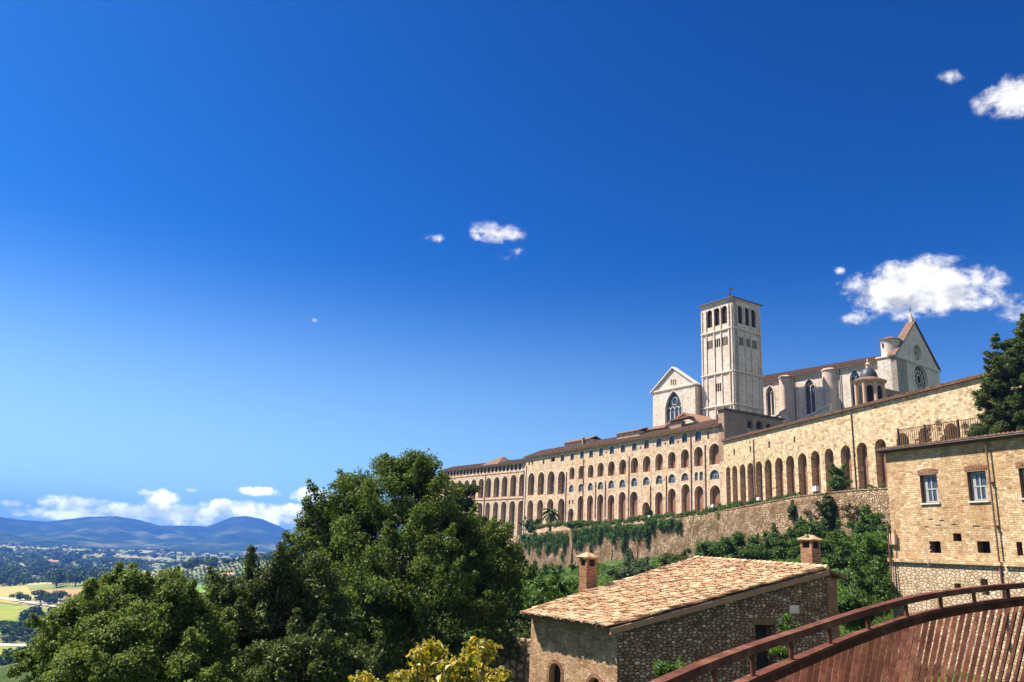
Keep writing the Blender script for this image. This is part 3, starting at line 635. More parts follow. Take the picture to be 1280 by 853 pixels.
for x in (516, 527):
    pass
s, _z = F2.hit(*z3(528, 400)); b = MB(); b.box(s-.25, s+.25, -.35, 0, -4, EZ-3); b.build('pilaster', 'trim', A2)
def gable_roof(parent, x0, x1, y0, y1, ze, rise, ov=.6, th=.25, m='rooffar', name='roof', eave='eave', ribs=True):
    """ridge along x; eaves at y0 and y1"""
    b = MB(); yc = (y0+y1)/2; k = rise/(yc-y0)
    b.v += []
    pr = [(y0-ov, ze-ov*k), (yc, ze+rise), (y1+ov, ze-ov*k), (y1+ov, ze-ov*k+th), (yc, ze+rise+th), (y0-ov, ze-ov*k+th)]
    n = len(b.v); b.v += [(x0, y, z) for y, z in pr]+[(x1, y, z) for y, z in pr]
    for i in range(6):
        j = (i+1) % 6; b.f.append((n+i, n+j, n+6+j, n+6+i)); b.m.append(1 if i in (0, 1) else 0)
    b.f.append(tuple(range(n, n+6))); b.f.append(tuple(range(n+11, n+5, -1))); b.m += [1, 1]
    if ribs:
        x = x0+.2
        while x < x1:
            b.tube([(x, y0-ov-.08, ze-ov*k+th+.04), (x, yc, ze+rise+th+.04)], [.14, .14], 5); x += .5
    return b.build(name, [m, eave], parent)
r2 = gable_roof(A2, -.5, LEN2-.3, 0, 13, EZ+.01, 2.9, .9)
def chimney(parent, x, y, z0, z1, w=.45, m='redbrick', name='chimney', cap=True):
    b = MB(); b.box(x-w, x+w, y-w, y+w, z0, z1-.35); 
    if cap: b.box(x-w-.15, x+w+.15, y-w-.15, y+w+.15, z1-.3, z1-.12); b.box(x-w*.7, x+w*.7, y-w*.7, y+w*.7, z1-.36, z1-.29); b.hull([(x-w-.1, y-w-.1, z1-.12), (x+w+.1, y-w-.1, z1-.12), (x+w+.1, y+w+.1, z1-.12), (x-w-.1, y+w+.1, z1-.12)], [(x-.1, y-.1, z1+.25), (x+.1, y-.1, z1+.25), (x+.1, y+.1, z1+.25), (x-.1, y+.1, z1+.25)])
    return b.build(name, m, parent)
for (px, py, y) in [(729, 548, 4), (694, 561, 3)]:
    s, z = F2.hit(px, py, y); chimney(r2, s, y, EZ+.5, z+.2, .3)
def dormer(parent, fr, px0, px1, pyt, y=2.5, dep=5, z0=EZ+.3):
    a, z = fr.hit(px0, pyt, y); b_, _ = fr.hit(px1, pyt, y)
    m = MB(); m.box(a, b_, y, y+dep, z0, z-.7); m.build('dormer', 'convent', parent)
    d = gable_roof(parent, a-.5, b_+.5, y-.2, y+dep, z-.69, .9, .4, .2, name='dormer_roof', ribs=False)
dormer(r2, F2, 771, 799, 540.5); dormer(r2, F2, 706, 738, 552, 4.5, 4)
# ================================================================== left convent wing (W3)
A3 = F3.empty('convent_wing', 'far left convent wing with two tiers of tall slender arches and a window gallery', 'building')
parts3 = []; parts2 = parts3
EZ3 = 31.2
add2(F3, [(506, 415, 540, 34), (456, 420, 542, 34), (407, 428, 543, 32), (362, 433, 547, 32), (316, 438, 548, 31), (275, 442, 552, 29), (233, 445, 555, 28), (193, 450, 557, 27), (153, 452, 558, 27), (116, 456, 560, 25), (82, 460, 562, 24)], 'tall', z3, 'round')
add2(F3, [(497, 565, 765, 33), (447, 567, 775, 33), (399, 570, 775, 30), (354, 572, 760, 28), (309, 575, 760, 26), (267, 578, 760, 26), (227, 582, 760, 25), (190, 585, 760, 24), (152, 588, 760, 24), (116, 590, 760, 22), (82, 594, 760, 22)], 'lowtall', z3, 'round')
for i in range(23):
    s0 = 1.5+i*(LEN3-3)/23; parts3.append((arch(s0, s0+1.45, 28.6, 30.7, 'rect'), 'gallery', (s0, s0+1.45, 28.6, 30.7)))
b = MB(); b.wall([(0, -25), (LEN3, -25), (LEN3, EZ3), (0, EZ3)], [p for p, _, _ in parts3], 0, 14); b.box(.3, LEN3-.2, -.16, -.003, 27.95, 28.2); b.box(.3, LEN3-.2, -.2, -.003, 18.3, 18.55); b.build('wall', 'convent', A3)
finish(A3, parts3)
for p, kn, (a, b_, zb, zt_) in parts3:
    if kn == 'gallery':
        o = recess(A3, 'window', p, .4, ['eave', 'glass', 'eave']); bars(o, a, b_, zb, zt_, .4, 1, [], .08, 'eave')
r3 = gable_roof(A3, -.6, LEN3-.05, 0, 14, EZ3+.01, 2.4, .9)
s, _ = F3.hit(610, 580); b = MB(); b.hull([(s-6, .5, EZ3+.6), (s+6, .5, EZ3+.6), (s+6, 12, EZ3+.6), (s-6, 12, EZ3+.6)], [(s-1.5, 6, EZ3+4.2), (s+1.5, 6, EZ3+4.2), (s+1.5, 6.4, EZ3+4.2), (s-1.5, 6.4, EZ3+4.2)]); b.build('hipped_roof', 'rooffar', r3)
for sx in (312, 527):
    s, _ = F3.hit(*z3(sx-12, 480)); pipe(A3, (s, 28), (s, 4), .13)

# ================================================================== bell tower
T = at(917, 450, 215); FT = Frame(T, 148.0); FTR = Frame(T, 58.0); TW = 12.3
ZT = 76.3
TB = FT.empty('bell_tower', 'tall square pale stone bell tower with arched belfry and weather vane', 'tower')
b = MB(); b.box(-TW+.02, -.02, .02, TW-.02, 28, 40)
lev = [FT.hit(917, y)[1] for y in (408.6, 463, 504.8)]
def tower_face(xmap, parent_obj, flip):
    pass
def face_open():
    """openings in face-local x measured 0..TW"""
    o = []
    zt_, zb = FT.hit(906.9, 382)[1], FT.hit(906.9, 404.4)[1]
    for c in (.27, .51, .75): o.append((arch(TW*(c-.085), TW*(c+.085), zb, zt_), 'belfry'))
    a1, a0 = FT.hit(906, 421)[1], FT.hit(906, 432)[1]
    for c in (.27, .51, .75):
        for d in (-.062, 0, .062): o.append((arch(TW*(c+d-.024), TW*(c+d+.024), a0, a1), 'small'))
    a1, a0 = FT.hit(898, 479)[1], FT.hit(898, 489.5)[1]
    for d in (-.062, 0, .062): o.append((arch(TW*(.51+d-.024), TW*(.51+d+.024), a0, a1), 'small'))
    a1, a0 = FT.hit(899, 518)[1], FT.hit(899, 526)[1]
    for d in (-.035, .035): o.append((arch(TW*(.51+d-.022), TW*(.51+d+.022), a0, a1), 'small'))
    return o
FO = face_open()
for side in range(2):
    o = bpy.data.objects.new('shaft_face', None)
    holder = TB
    def tf(me):   # right-hand face: rotate the mesh about the corner
        if side: me.data.transform(Matrix.Rotation(rad(90), 4, 'Z')); 
        return me
    def shift(p): return [(x if side else x-TW, z) for x, z in p]
    ops = FO if side == 0 else [f for f in FO if f[0][0][1] > lev[1]]
    b = MB(); b.wall([(0 if side else -TW, 28), (TW if side else 0, 28), (TW if side else 0, ZT-.35), (0 if side else -TW, ZT-.35)], [shift(p) for p, _ in ops], 0, 1.8 if not side else 1.8, back=True)
    tf(b.build('shaft_wall', 'white', TB))
    for p, kn in ops:
        w = recess(TB, 'belfry_opening' if kn == 'belfry' else 'small_window', shift(p), .55 if kn == 'belfry' else .22, ['redbrick', 'dark', 'trim']); tf(w)
    b = MB(); x0 = 0 if side else -TW
    for c in (.0, .145, .4, .62, .87, .955):
        wd = .5 if c in (0, .955) else .4
        for (za, zb) in ((28, lev[2]-.35), (lev[2]+.35, lev[1]-.35), (lev[1]+.35, lev[0]-.35), (lev[0]+.35, ZT-1.8)):
            b.box(x0+TW*c+.02, x0+TW*c+wd-.02, -.26, -.003, za, zb)
    tf(b.build('pilaster_strips', 'white', TB))
    for lz in lev:
        b = MB(); b.box(x0-.28 if not side else x0, x0+TW if not side else x0+TW+.28, -.42, -.003, lz-.18, lz+.16)
        n = int(TW/.5)
        for i in range(n): b.box(x0+i*.5+.1, x0+i*.5+.34, -.34, -.003, lz-.42, lz-.18)
        tf(b.build('string_course', 'trim', TB))
b = MB(); b.box(-TW+.05, -1.85, TW-1.8, TW, 28, ZT-.4); b.box(-TW, -TW+1.8, 1.9, TW-1.9, 28, ZT-.4); b.build('rear_walls', 'white', TB)
b = MB(); b.box(-TW-.3, .3, -.3, TW+.3, ZT-.34, ZT); b.build('cornice', 'trim', TB)
b = MB(); b.hull([(-TW-.75, -.75, ZT+.01), (.75, -.75, ZT+.01), (.75, TW+.75, ZT+.01), (-TW-.75, TW+.75, ZT+.01)], [(-TW-.75, -.75, ZT+.25), (.75, -.75, ZT+.25), (.75, TW+.75, ZT+.25), (-TW-.75, TW+.75, ZT+.25)], 1)
b.hull([(-TW-.7, -.7, ZT+.26), (.7, -.7, ZT+.26), (.7, TW+.7, ZT+.26), (-TW-.7, TW+.7, ZT+.26)], [(-TW/2-.1, TW/2-.1, ZT+3.2), (-TW/2+.1, TW/2-.1, ZT+3.2), (-TW/2+.1, TW/2+.1, ZT+3.2), (-TW/2-.1, TW/2+.1, ZT+3.2)], 0); b.build('roof', ['rooffar', 'eave'], TB)
b = MB(); cx, cy = -TW/2, TW/2; b.tube([(cx, cy, ZT+3), (cx, cy, ZT+6.7)], [.13, .07], 6); b.lathe(cx, cy, [(.05, ZT+3.6), (.3, ZT+3.9), (.3, ZT+4.1), (.05, ZT+4.4)], 10); b.prism([(cx, ZT+5.2), (cx+1.6, ZT+5.0), (cx+1.2, ZT+5.35), (cx+1.7, ZT+5.7), (cx, ZT+5.9)], cy-.04, cy+.04); b.build('weather_vane', 'iron', TB)

# ================================================================== basilica church
CH = at(1120, 447, 200); FC = Frame(CH, 144.0); FCR = Frame(CH, 54.0); CE = 56.3; CW = 24.6
CB = FC.empty('basilica_church', 'pale stone gothic church with round buttresses, gabled front and rose window right of the tower', 'church')
gw = []
for (x, yt, yb, w) in [(235, 465, 662, 58), (12, 505, 672, 46), (492, 415, 640, 56)]:
    a, b_, zb, zt_ = span(FC, z2, x, yt, yb, w, 1.6); gw.append((arch(a, b_, zb, zt_, 'pointed', 12), (a, b_, zb, zt_)))
b = MB(); b.wall([(-64, 25), (-5, 25), (-5, CE), (-64, CE)], [p for p, _ in gw], 1.6, 20); b.build('nave_wall', 'white', CB)
def gothic(parent, p, dims, y0, cols=1, name='window'):
    a, b_, zb, zt_ = dims
    o = recess(parent, name, p, .8, ['white', 'glass', 'trim'], ring=.3, y0=y0, proud=.12)
    m = MB(); w = b_-a; zs = zt_-w*.866
    for i in range(cols):
        x = a+w*(i+1)/(cols+1); m.box(x-.11, x+.11, y0+.45, y0+.79, zb, zs)
    k = cols+1
    for i in range(k):
        xa = a+w*i/k; q = arch(xa+.05, xa+w/k-.05, zs-.2, zs+w/k*.75, 'pointed', 8)[2:]
        for j in range(len(q)-1): m.tube([(q[j][0], y0+.62, q[j][1]), (q[j+1][0], y0+.62, q[j+1][1])], [.11, .11], 5)
    cx, cz, r = (a+b_)/2, zs+w*.42, w*.17
    ring = [(cx+r*math.cos(t*math.pi/8), y0+.62, cz+r*math.sin(t*math.pi/8)) for t in range(17)]
    m.tube(ring, [.1]*17, 5, cap=False)
    m.build('tracery', 'trim', o); return o
for p, d in gw: gothic(CB, p, d, 1.6)
for (xa, xb, yr) in [(60, 146, 560), (297, 401, 530)]:
    a, _ = FC.hit(*z2(xa, yr), 1.6); b_, _ = FC.hit(*z2(xb, yr), 1.6); c = (a+b_)/2; r = 2.35
    b = MB(); b.lathe(c, 2.3, [(r, 25), (r, CE-.6), (r+.2, CE-.5), (r+.25, CE-.15), (r-.2, CE+.25)], 28); b.build('round_buttress', 'pink', CB, False)
    m = MB(); m.tube([(b_+.5, 1.3, CE-.5), (b_+.5, 1.3, 26)], [.13, .13], 6); m.build('downpipe', 'iron', CB)
# raking buttresses (sloping walls with stone copings)
for (x0, y0_, x1, y1_) in [(170, 706, 345, 602), (-40, 720, 104, 628)]:
    a, za = FC.hit(*z2(x0, y0_), -1.0); c, zc = FC.hit(*z2(x1, y1_), -1.0)
    b = MB(); b.prism([(a, 24), (c, 24), (c, zc-.5), (a, za-.5)], -.9, 1.0, 0); b.prism([(a-.3, za-.49), (c+.1, zc-.49), (c+.1, zc), (a-.3, za)], -1.2, 1.3, 1); b.build('raking_buttress', ['white', 'trim'], CB)
gable_roof(CB, -64, -.5, 1.6, CW-1, CE+.02, 4.3, .9, .3, ribs=True)
b = MB(); b.box(-64, -5.2, 1.25, 1.59, CE-.7, CE-.1)
for i in range(58): b.box(-63.8+i*1.0, -63.5+i*1.0, 1.05, 1.24, CE-1.1, CE-.3)
b.build('eave_cornice', 'trim', CB)
b = MB(); b.wall([(-5.3, 25), (0, 25), (0, CE+.3), (-5.3, CE+.3)], [], 0, 5.5); b.box(-5.6, -.01, -.3, 5.7, CE+.31, CE+.75, 1); b.build('corner_block', ['white', 'trim'], CB)
# stair turret
b = MB(); r = 2.45; cx, cy = -2.75, 3.0; b.lathe(cx, cy, [(r, CE+.3), (r, CE+4.9), (r+.12, CE+5.0), (r+.2, CE+5.4), (r+.35, CE+5.6)], 28); tr = b.build('stair_turret', 'white', CB, False)
b = MB(); b.lathe(cx, cy, [(r+.45, CE+5.6), (r+.45, CE+5.8), (.15, CE+7.0), (.1, CE+7.3)], 28); b.build('turret_roof', 'rooffar', tr)
b = MB(); b.box(cx-1.1, cx-.75, cy-r-.06, cy-r+.6, CE+3.4, CE+4.6); b.build('turret_slit', 'dark', tr)
# gabled front, seen at a slant
def circ(cx, cz, r, n=24): return [(cx+r*math.cos(2*math.pi*i/n), cz+r*math.sin(2*math.pi*i/n)) for i in range(n)]
AP = 68.6
rsx, rsz = FCR.hit(*z2(855, 467)); ocx, ocz = FCR.hit(*z2(842, 322))
rsx = CW*.5+.6; ocx = CW*.5
def rotf(o): o.data.transform(Matrix.Rotation(rad(90), 4, 'Z')); return o
b = MB(); b.wall([(0, 25), (CW, 25), (CW, CE+.4), (CW/2, AP), (0, CE+.4)], [circ(rsx, rsz, 4.0), circ(ocx, ocz, 2.4)], 0, 1.6); rotf(b.build('gabled_front', 'white', CB))
for (cx, cz, r, nsp) in ((rsx, rsz, 4.0, 12), (ocx, ocz, 2.4, 8)):
    b = MB(); q = circ(cx, cz, r)
    for i in range(24):
        j = (i+1) % 24; b.face([(q[i][0], 0, q[i][1]), (q[j][0], 0, q[j][1]), (q[j][0], .9, q[j][1]), (q[i][0], .9, q[i][1])], 0)
        k1 = (r+.45)/r; o1 = [(cx+(x-cx)*k1, cz+(z-cz)*k1) for x, z in (q[i], q[j])]
        b.face([(q[i][0], -.2, q[i][1]), (q[j][0], -.2, q[j][1]), (o1[1][0], -.2, o1[1][1]), (o1[0][0], -.2, o1[0][1])], 0)
        b.face([(o1[0][0], -.2, o1[0][1]), (o1[1][0], -.2, o1[1][1]), (o1[1][0], 0, o1[1][1]), (o1[0][0], 0, o1[0][1])], 0)
        b.face([(q[i][0], -.2, q[i][1]), (q[j][0], -.2, q[j][1]), (q[j][0], 0, q[j][1]), (q[i][0], 0, q[i][1])], 0)
    b.face([(x, .9, z) for x, z in q], 1)
    o = rotf(b.build('rose_window' if r > 3 else 'oculus', ['trim', 'dark'], CB))
    b = MB()
    for rr_ in (.3, .62, .97): b.tube([(cx+r*rr_*math.cos(t*math.pi/12), .5, cz+r*rr_*math.sin(t*math.pi/12)) for t in range(25)], [.12]*25, 5, cap=False)
    for i in range(nsp):
        t = 2*math.pi*i/nsp; b.tube([(cx+r*.3*math.cos(t), .5, cz+r*.3*math.sin(t)), (cx+r*.97*math.cos(t), .5, cz+r*.97*math.sin(t))], [.1, .1], 5)
    rotf(b.build('tracery', 'trim', o))
b = MB(); b.box(-.2, CW+.2, -.45, -.003, CE+.05, CE+.5)
for i in range(24): b.box(i+.2, i+.55, -.35, -.003, CE-.35, CE+.05)
rotf(b.build('string_course', 'trim', CB))
b = MB()
for (xa, za, xb, zb) in ((-.6, CE+.35, CW/2, AP+.35), (CW/2, AP+.35, CW+.6, CE+.35)): b.prism([(xa, za), (xb, zb), (xb, zb+.45), (xa, za+.45)], -.35, 2.1)
rotf(b.build('gable_coping', 'rooffar', CB))
b = MB(); b.box(CW/2-.5, CW/2+.5, .3, 1.3, AP+.4, AP+1.6, 0); b.lathe(CW/2, .8, [(.6, AP+1.6), (.4, AP+2.4), (.08, AP+3.6)], 8, 0); b.box(CW/2-.06, CW/2+.06, .74, .86, AP+3.5, AP+5.0, 1); b.box(CW/2-.4, CW/2+.4, .75, .85, AP+4.2, AP+4.35, 1); rotf(b.build('gable_cross', ['pink', 'iron'], CB))
b = MB(); b.box(CW-1.6, CW-.4, 1.6, 3.0, CE+.5, CE+3.4); rotf(b.build('corner_pinnacle', 'pink', CB))
# transept end with big window, left of the tower
TR = at(869, 500, 225); FR_ = Frame(TR, 148.0)
TRT = FR_.empty('transept', 'pale gabled transept end with a large traceried window, left of the bell tower', 'building')
a, b_, zb, zt_ = span(FR_, z1, 264, 592, 765, 88); p = arch(a, b_, zb, zt_, 'pointed', 14)
tri = []
for x in (253, 264, 275):
    d = span(FR_, z1, x, 530, 562, 7); tri.append(arch(*d))
b = MB(); b.wall([(-18.4, 26), (0, 26), (0, 51.7), (-9.2, 58.0), (-18.4, 51.7)], [p]+tri, 0, 1.35); b.build('wall', 'white', TRT)
gothic(TRT, p, (a, b_, zb, zt_), 0, 3)
for q in tri: recess(TRT, 'small_window', q, .6, ['white', 'dark'])
b = MB(); b.box(-18.7, .25, -.35, -.003, 51.35, 51.8)
for i in range(18): b.box(-18.3+i, -17.9+i, -.25, -.003, 50.95, 51.35)
b.build('string_course', 'trim', TRT)
b = MB()
for (xa, za, xb, zb) in ((-19.2, 51.2, -9.2, 58.05), (-9.2, 58.05, .8, 51.2)): b.prism([(xa, za), (xb, zb), (xb, zb+.4), (xa, za+.4)], -.6, 1.4)
b.build('gable_coping', 'trim', TRT)
b = MB(); b.prism([(-18.9, 51.0), (-9.2, 53.2), (.6, 51.0), (.6, 51.3), (-9.2, 53.5), (-18.9, 51.3)], 1.42, 16); b.build('roof', 'rooffar', TRT)
b = MB(); b.box(-.5, .05, 1.36, 15.5, 26, 50.98); b.box(-18.4, -17.9, 1.36, 15.5, 26, 50.98); b.build('side_walls', 'pink', TRT)
# small gabled chapel and low roofs in front of the transept
FG = Frame(at(877, 530, 203), 148.0); G = FG.empty('gabled_chapel', 'small low gabled chapel with a pale raked front below the transept window', 'building')
a0, za = FG.hit(*z1(232, 780)); ax, zx = FG.hit(*z1(326, 706)); a1, zc = FG.hit(*z1(420, 750))
b = MB(); b.wall([(a0, 26), (0, 26), (0, zc-1), (ax, zx-.5), (a0, za)], [], 0, 9); b.build('wall', 'white', G)
b = MB()
for (xa, z_a, xb, z_b) in ((a0-.6, za-.2, ax, zx-.45), (ax, zx-.45, .8, zc-1.1)): b.prism([(xa, z_a), (xb, z_b), (xb, z_b+.45), (xa, z_a+.45)], -.6, 9.3)
b.build('roof', 'fascia', G)
b = MB(); s0, q0 = FG.hit(*z1(278, 755)); b.box(s0, s0+4.2, -2.2, -.65, 27, q0-.4, 0); b.prism([(s0-.4, q0-.39), (s0+7.5, q0+.1), (s0+7.5, q0+.4), (s0-.4, q0-.1)], -2.8, -.62, 1); b.build('brick_porch', ['redbrick', 'rooffar'], G)
FL = Frame(at(838, 530, 214), 148.0); Lr = FL.empty('low_building', 'low building with a dark rounded tile roof at the foot of the transept', 'building')
s0, q0 = FL.hit(*z1(100, 812)); s1, q1 = FL.hit(*z1(245, 800)); _, qt = FL.hit(*z1(180, 772))
b = MB(); b.box(s0, s1, 0, 6, 26, q0+.2); b.build('wall', 'redbrick', Lr)
b = MB(); b.hull([(s0-.6, -.6, q0+.3), (s1+.6, -.6, q0+.3), (s1+.6, 6.6, q0+.3), (s0-.6, 6.6, q0+.3)], [(s0+2.5, 2, qt), (s1-2, 2, qt+.2), (s1-2, 4, qt+.2), (s0+2.5, 4, qt)]); b.build('roof', 'rooffar', Lr)
# brick annex with three arches
FA = Frame(at(905, 530, 186.5), 60.0); AN = FA.empty('brick_annex', 'brown brick building with three dark arches at the foot of the bell tower', 'building')
ho = []
for (x, yt, yb, w) in [(673, 750, 838, 27), (722, 752, 832, 33), (771, 767, 815, 27)]: ho.append(arch(*span(FA, z1, x, yt, yb, w)))
e1, zr = FA.hit(*z1(845, 747)); _, zl = FA.hit(*z1(537, 692))
b = MB(); b.wall([(0.05, 24), (e1, 24), (e1, zr), (0.05, zl)], ho, 0, 2); b.build('wall', 'redbrick', AN)
for q in ho: recess(AN, 'arch_opening', q, 1.2, ['redbrick', 'dark'])
b = MB(); b.prism([(-.4, zl+.02), (e1+.4, zr+.02), (e1+.4, zr+.4), (-.4, zl+.4)], -.5, 2.3); b.build('coping', 'rooffar', AN)
# domed turret
DC = at(1088, 500, 146); DT = thing('domed_turret', 'small octagonal peach stone turret with a dark lead dome above the golden wall', 'turret', (DC.x, DC.y, 0), 90)
zb, zc_, zd, zf_ = at(1088, 520, 146).z, at(1088, 479, 146).z, at(1088, 460, 146).z, at(1088, 449, 146).z
rd = 2.75
def octo(r): return [(r*math.cos(rad(22.5+45*i+20)), r*math.sin(rad(22.5+45*i+20))) for i in range(8)]
b = MB(); o8 = octo(rd)
b.hull([(x, y, zb-6) for x, y in o8], [(x, y, zb+.6) for x, y in o8]); b.hull([(x*.93, y*.93, zb+.6) for x, y in o8], [(x*.93, y*.93, zc_-.3) for x, y in o8]); b.build('drum', 'peach', DT)
b = MB()
for x, y in o8:
    b.tube([(x*.96, y*.96, zb+.6), (x*.96, y*.96, zc_-.3)], [.34, .3], 8)
b.build('columns', 'peach', DT)
for i in range(8):
    (xa, ya), (xb, yb_) = o8[i], o8[(i+1) % 8]; c = Vector(((xa+xb)/2, (ya+yb_)/2, 0)); n_ = c.normalized(); tdir = Vector((-n_.y, n_.x, 0)); b = MB(); q = arch(-.55, .55, zb+1.2, zc_-.9)
    b.face([tuple(n_*(c.length*.93+.03)+tdir*x+Vector((0, 0, z))) for x, z in q]); b.build('arched_niche', 'dark', DT)
b = MB(); o9 = octo(rd+.55); b.hull([(x*.9, y*.9, zc_-.29) for x, y in o9], [(x, y, zc_+.15) for x, y in o9]); b.hull([(x*1.03, y*1.03, zc_+.16) for x, y in o9], [(x*.55, y*.55, zc_+.95) for x, y in o9], 1); b.build('cornice', ['peach', 'rooffar'], DT)
b = MB(); R_ = rd*.6; hh = zd-zc_-.9; b.lathe(0, 0, [(R_, zc_+.6)]+[(R_*math.cos(t*rad(10)), zc_+.9+hh*math.sin(t*rad(10))) for t in range(0, 9)], 24); b.build('dome', 'lead', DT, True)
b = MB(); b.lathe(0, 0, [(.4, zd-.2), (.4, zd+.5), (.55, zd+.6), (.1, zd+1.2), (.22, zd+1.4), (.04, zf_)], 10); b.build('finial', 'peach', DT)
b = MB()
for z in (zb+1.35,):
    for i in range(8): b.tube([(o8[i][0]*1.02, o8[i][1]*1.02, z), (o8[(i+1) % 8][0]*1.02, o8[(i+1) % 8][1]*1.02, z)], [.06, .06], 5)
b.build('rail', 'pipe', DT)
FP = Frame(at(1108, 495, 150), 60.0); PP = FP.empty('arched_parapet', 'small brick parapet with dark openings right beside the domed turret', 'wall')
e, zt_ = FP.hit(1125, 490); _, zt0 = FP.hit(1108, 486)
qs = [arch(e*(.12+.3*i), e*(.12+.3*i)+e*.16, zt0-3.2, zt0-1.1) for i in range(3)]
b = MB(); b.wall([(-.2, zt0-8), (e, zt0-8), (e, zt_), (-.2, zt0)], qs, 0, .8); b.build('wall', 'redbrick', PP)
for q in qs: recess(PP, 'arch_opening', q, .6, ['redbrick', 'dark'])

# ================================================================== garden terrace wall in front
OUT = 8.5
G1 = Frame(F1.w(0, -OUT, 0), 167.4)
pts = [(1116, 611), (1060, 614.5), (993, 622), (921, 636), (905, 639)]
s_hi, z_hi = G1.hit(1112, 610); 
top = [G1.hit(x, y) for x, y in pts][::-1]
GW = G1.empty('garden_wall', 'weathered pinkish retaining wall below the golden arcade, behind the laurel bushes', 'wall')
poly = [(top[0][0]-2, -6), (top[-1][0]+40, -6), (top[-1][0]+40, top[-1][1])]+[(s, z) for s, z in top[::-1]]+[(top[0][0]-2, top[0][1])]
b = MB(); b.wall(poly, [], 0, OUT-.3)
b.build('wall', 'garden', GW)
b = MB()
for i in range(len(top)-1):
    (a, za), (c, zc) = top[i], top[i+1]; b.prism([(a, za+.01), (c, zc+.01), (c, zc+.25), (a, za+.25)], -.15, .6)
b.build('coping', 'garden', GW)
G2 = Frame(F2.w(LEN2, -OUT, 0), 153.0)
pts = [(918, 637), (880, 644), (845, 648), (809, 654.5), (760, 659), (700, 663), (668, 667), (645, 669)]
top2 = [G2.hit(x, y) for x, y in pts][::-1]
GW2 = G2.empty('garden_wall', 'long weathered retaining wall under the convent block, hung with dark ivy', 'wall')
poly = [(top2[0][0], -22), (top2[-1][0], -22)]+[(s, z) for s, z in top2[::-1]]
b = MB(); b.wall(poly, [], 0, OUT-.3); b.build('wall', 'garden', GW2)
for x in (715, 765, 797, 640+8):
    s, z = G2.hit(x, 700); b = MB(); _, zt_ = G2.hit(x, 672)
    b.hull([(s-1.1, -2.2, -20), (s+1.1, -2.2, -20), (s+1.1, -.01, -20), (s-1.1, -.01, -20)], [(s-.8, -.5, zt_), (s+.8, -.5, zt_), (s+.8, -.01, zt_), (s-.8, -.01, zt_)]); b.build('buttress', 'garden', GW2)
def rough_face(fr, parent, s0, s1, topf, zb, seed, amp=.45, step=.5):
    ns_ = int((s1-s0)/step)+1; nz_ = 26; g = np.random.default_rng(seed)
    SS = np.linspace(s0, s1, ns_)[:, None]*np.ones((1, nz_)); tt = np.linspace(0, 1, nz_)[None, :]; ZT_ = np.array([topf(x) for x in SS[:, 0]])[:, None]; ZZ = zb+(ZT_-zb)*tt
    def fn(a, b, c): return np.sin(SS*a+c+1.3*np.sin(ZZ*b*.7+c))*np.cos(ZZ*b+c*2+np.sin(SS*a*.6))
    d = .5*fn(.5, .25, seed)+.35*fn(1.3, .6, seed+1)+.25*fn(2.7, 1.7, seed+2)+.2*g.normal(size=SS.shape)
    YY = -amp*.55-amp*.45*d-(1-tt)*.9; YY[:, -1] = -.02
    me = bpy.data.meshes.new('rough_masonry'); v = np.stack([SS, YY, ZZ-.02], -1).reshape(-1, 3); idx = np.arange(ns_*nz_).reshape(ns_, nz_)
    f = np.stack([idx[:-1, :-1], idx[1:, :-1], idx[1:, 1:], idx[:-1, 1:]], -1).reshape(-1, 4).tolist()
    me.from_pydata(v.tolist(), [], f); me.materials.append(MT['garden']); me.update(); o = bpy.data.objects.new('rough_masonry', me); C.objects.link(o); o.parent = parent
def topfun(tp_):
    xs = [a for a, _ in tp_]; zs = [b for _, b in tp_]
    return lambda x: float(np.interp(x, xs, zs))
rough_face(G1, GW, top[0][0]-1.5, top[-1][0]+20, topfun(top), -6, 3)
rough_face(G2, GW2, top2[0][0], top2[-1][0]-.2, topfun(top2), -20, 8)
# small white floodlights on the terrace edge
for (px, py, D, fr) in [(1020, 613, 130, G1), (948.5, 624, 160, G1), (891, 633, 180, G2), (812, 646, 212, G2), (754.5, 653, 240, G2)]:
    s, z = fr.hit(px, py, .8); p = fr.w(s, .8, z-.35)
    big = 1.5 if px == 1020 else 1.0
    w_ = {1020: 'largest white floodlight on the garden wall, beside the bush', 948.5: 'white floodlight on the hedge under the narrow arches of the golden wall', 891: 'white floodlight on the wall top below the right end of the convent block', 812: 'white floodlight by a round shrub on the convent terrace', 754.5: 'leftmost white floodlight among the ivy on the convent terrace'}[px]
    o = thing('floodlight', w_, 'floodlight', p, fr.az, 'white floodlights along the terrace edge')
    b = MB(); b.box(-.05*big, .05*big, -.05, .05, -1.0, .1*big); b.build('stand', 'iron', o)
    b = MB(); b.hull([(-.45*big, -.3*big, .1*big), (.45*big, -.3*big, .1*big), (.35*big, .3*big, .15*big), (-.35*big, .3*big, .15*big)], [(-.35*big, -.25*big, .6*big), (.35*big, -.25*big, .75*big), (.3*big, .2*big, .75*big), (-.3*big, .2*big, .6*big)]); b.build('lamp_head', 'shutter', o)

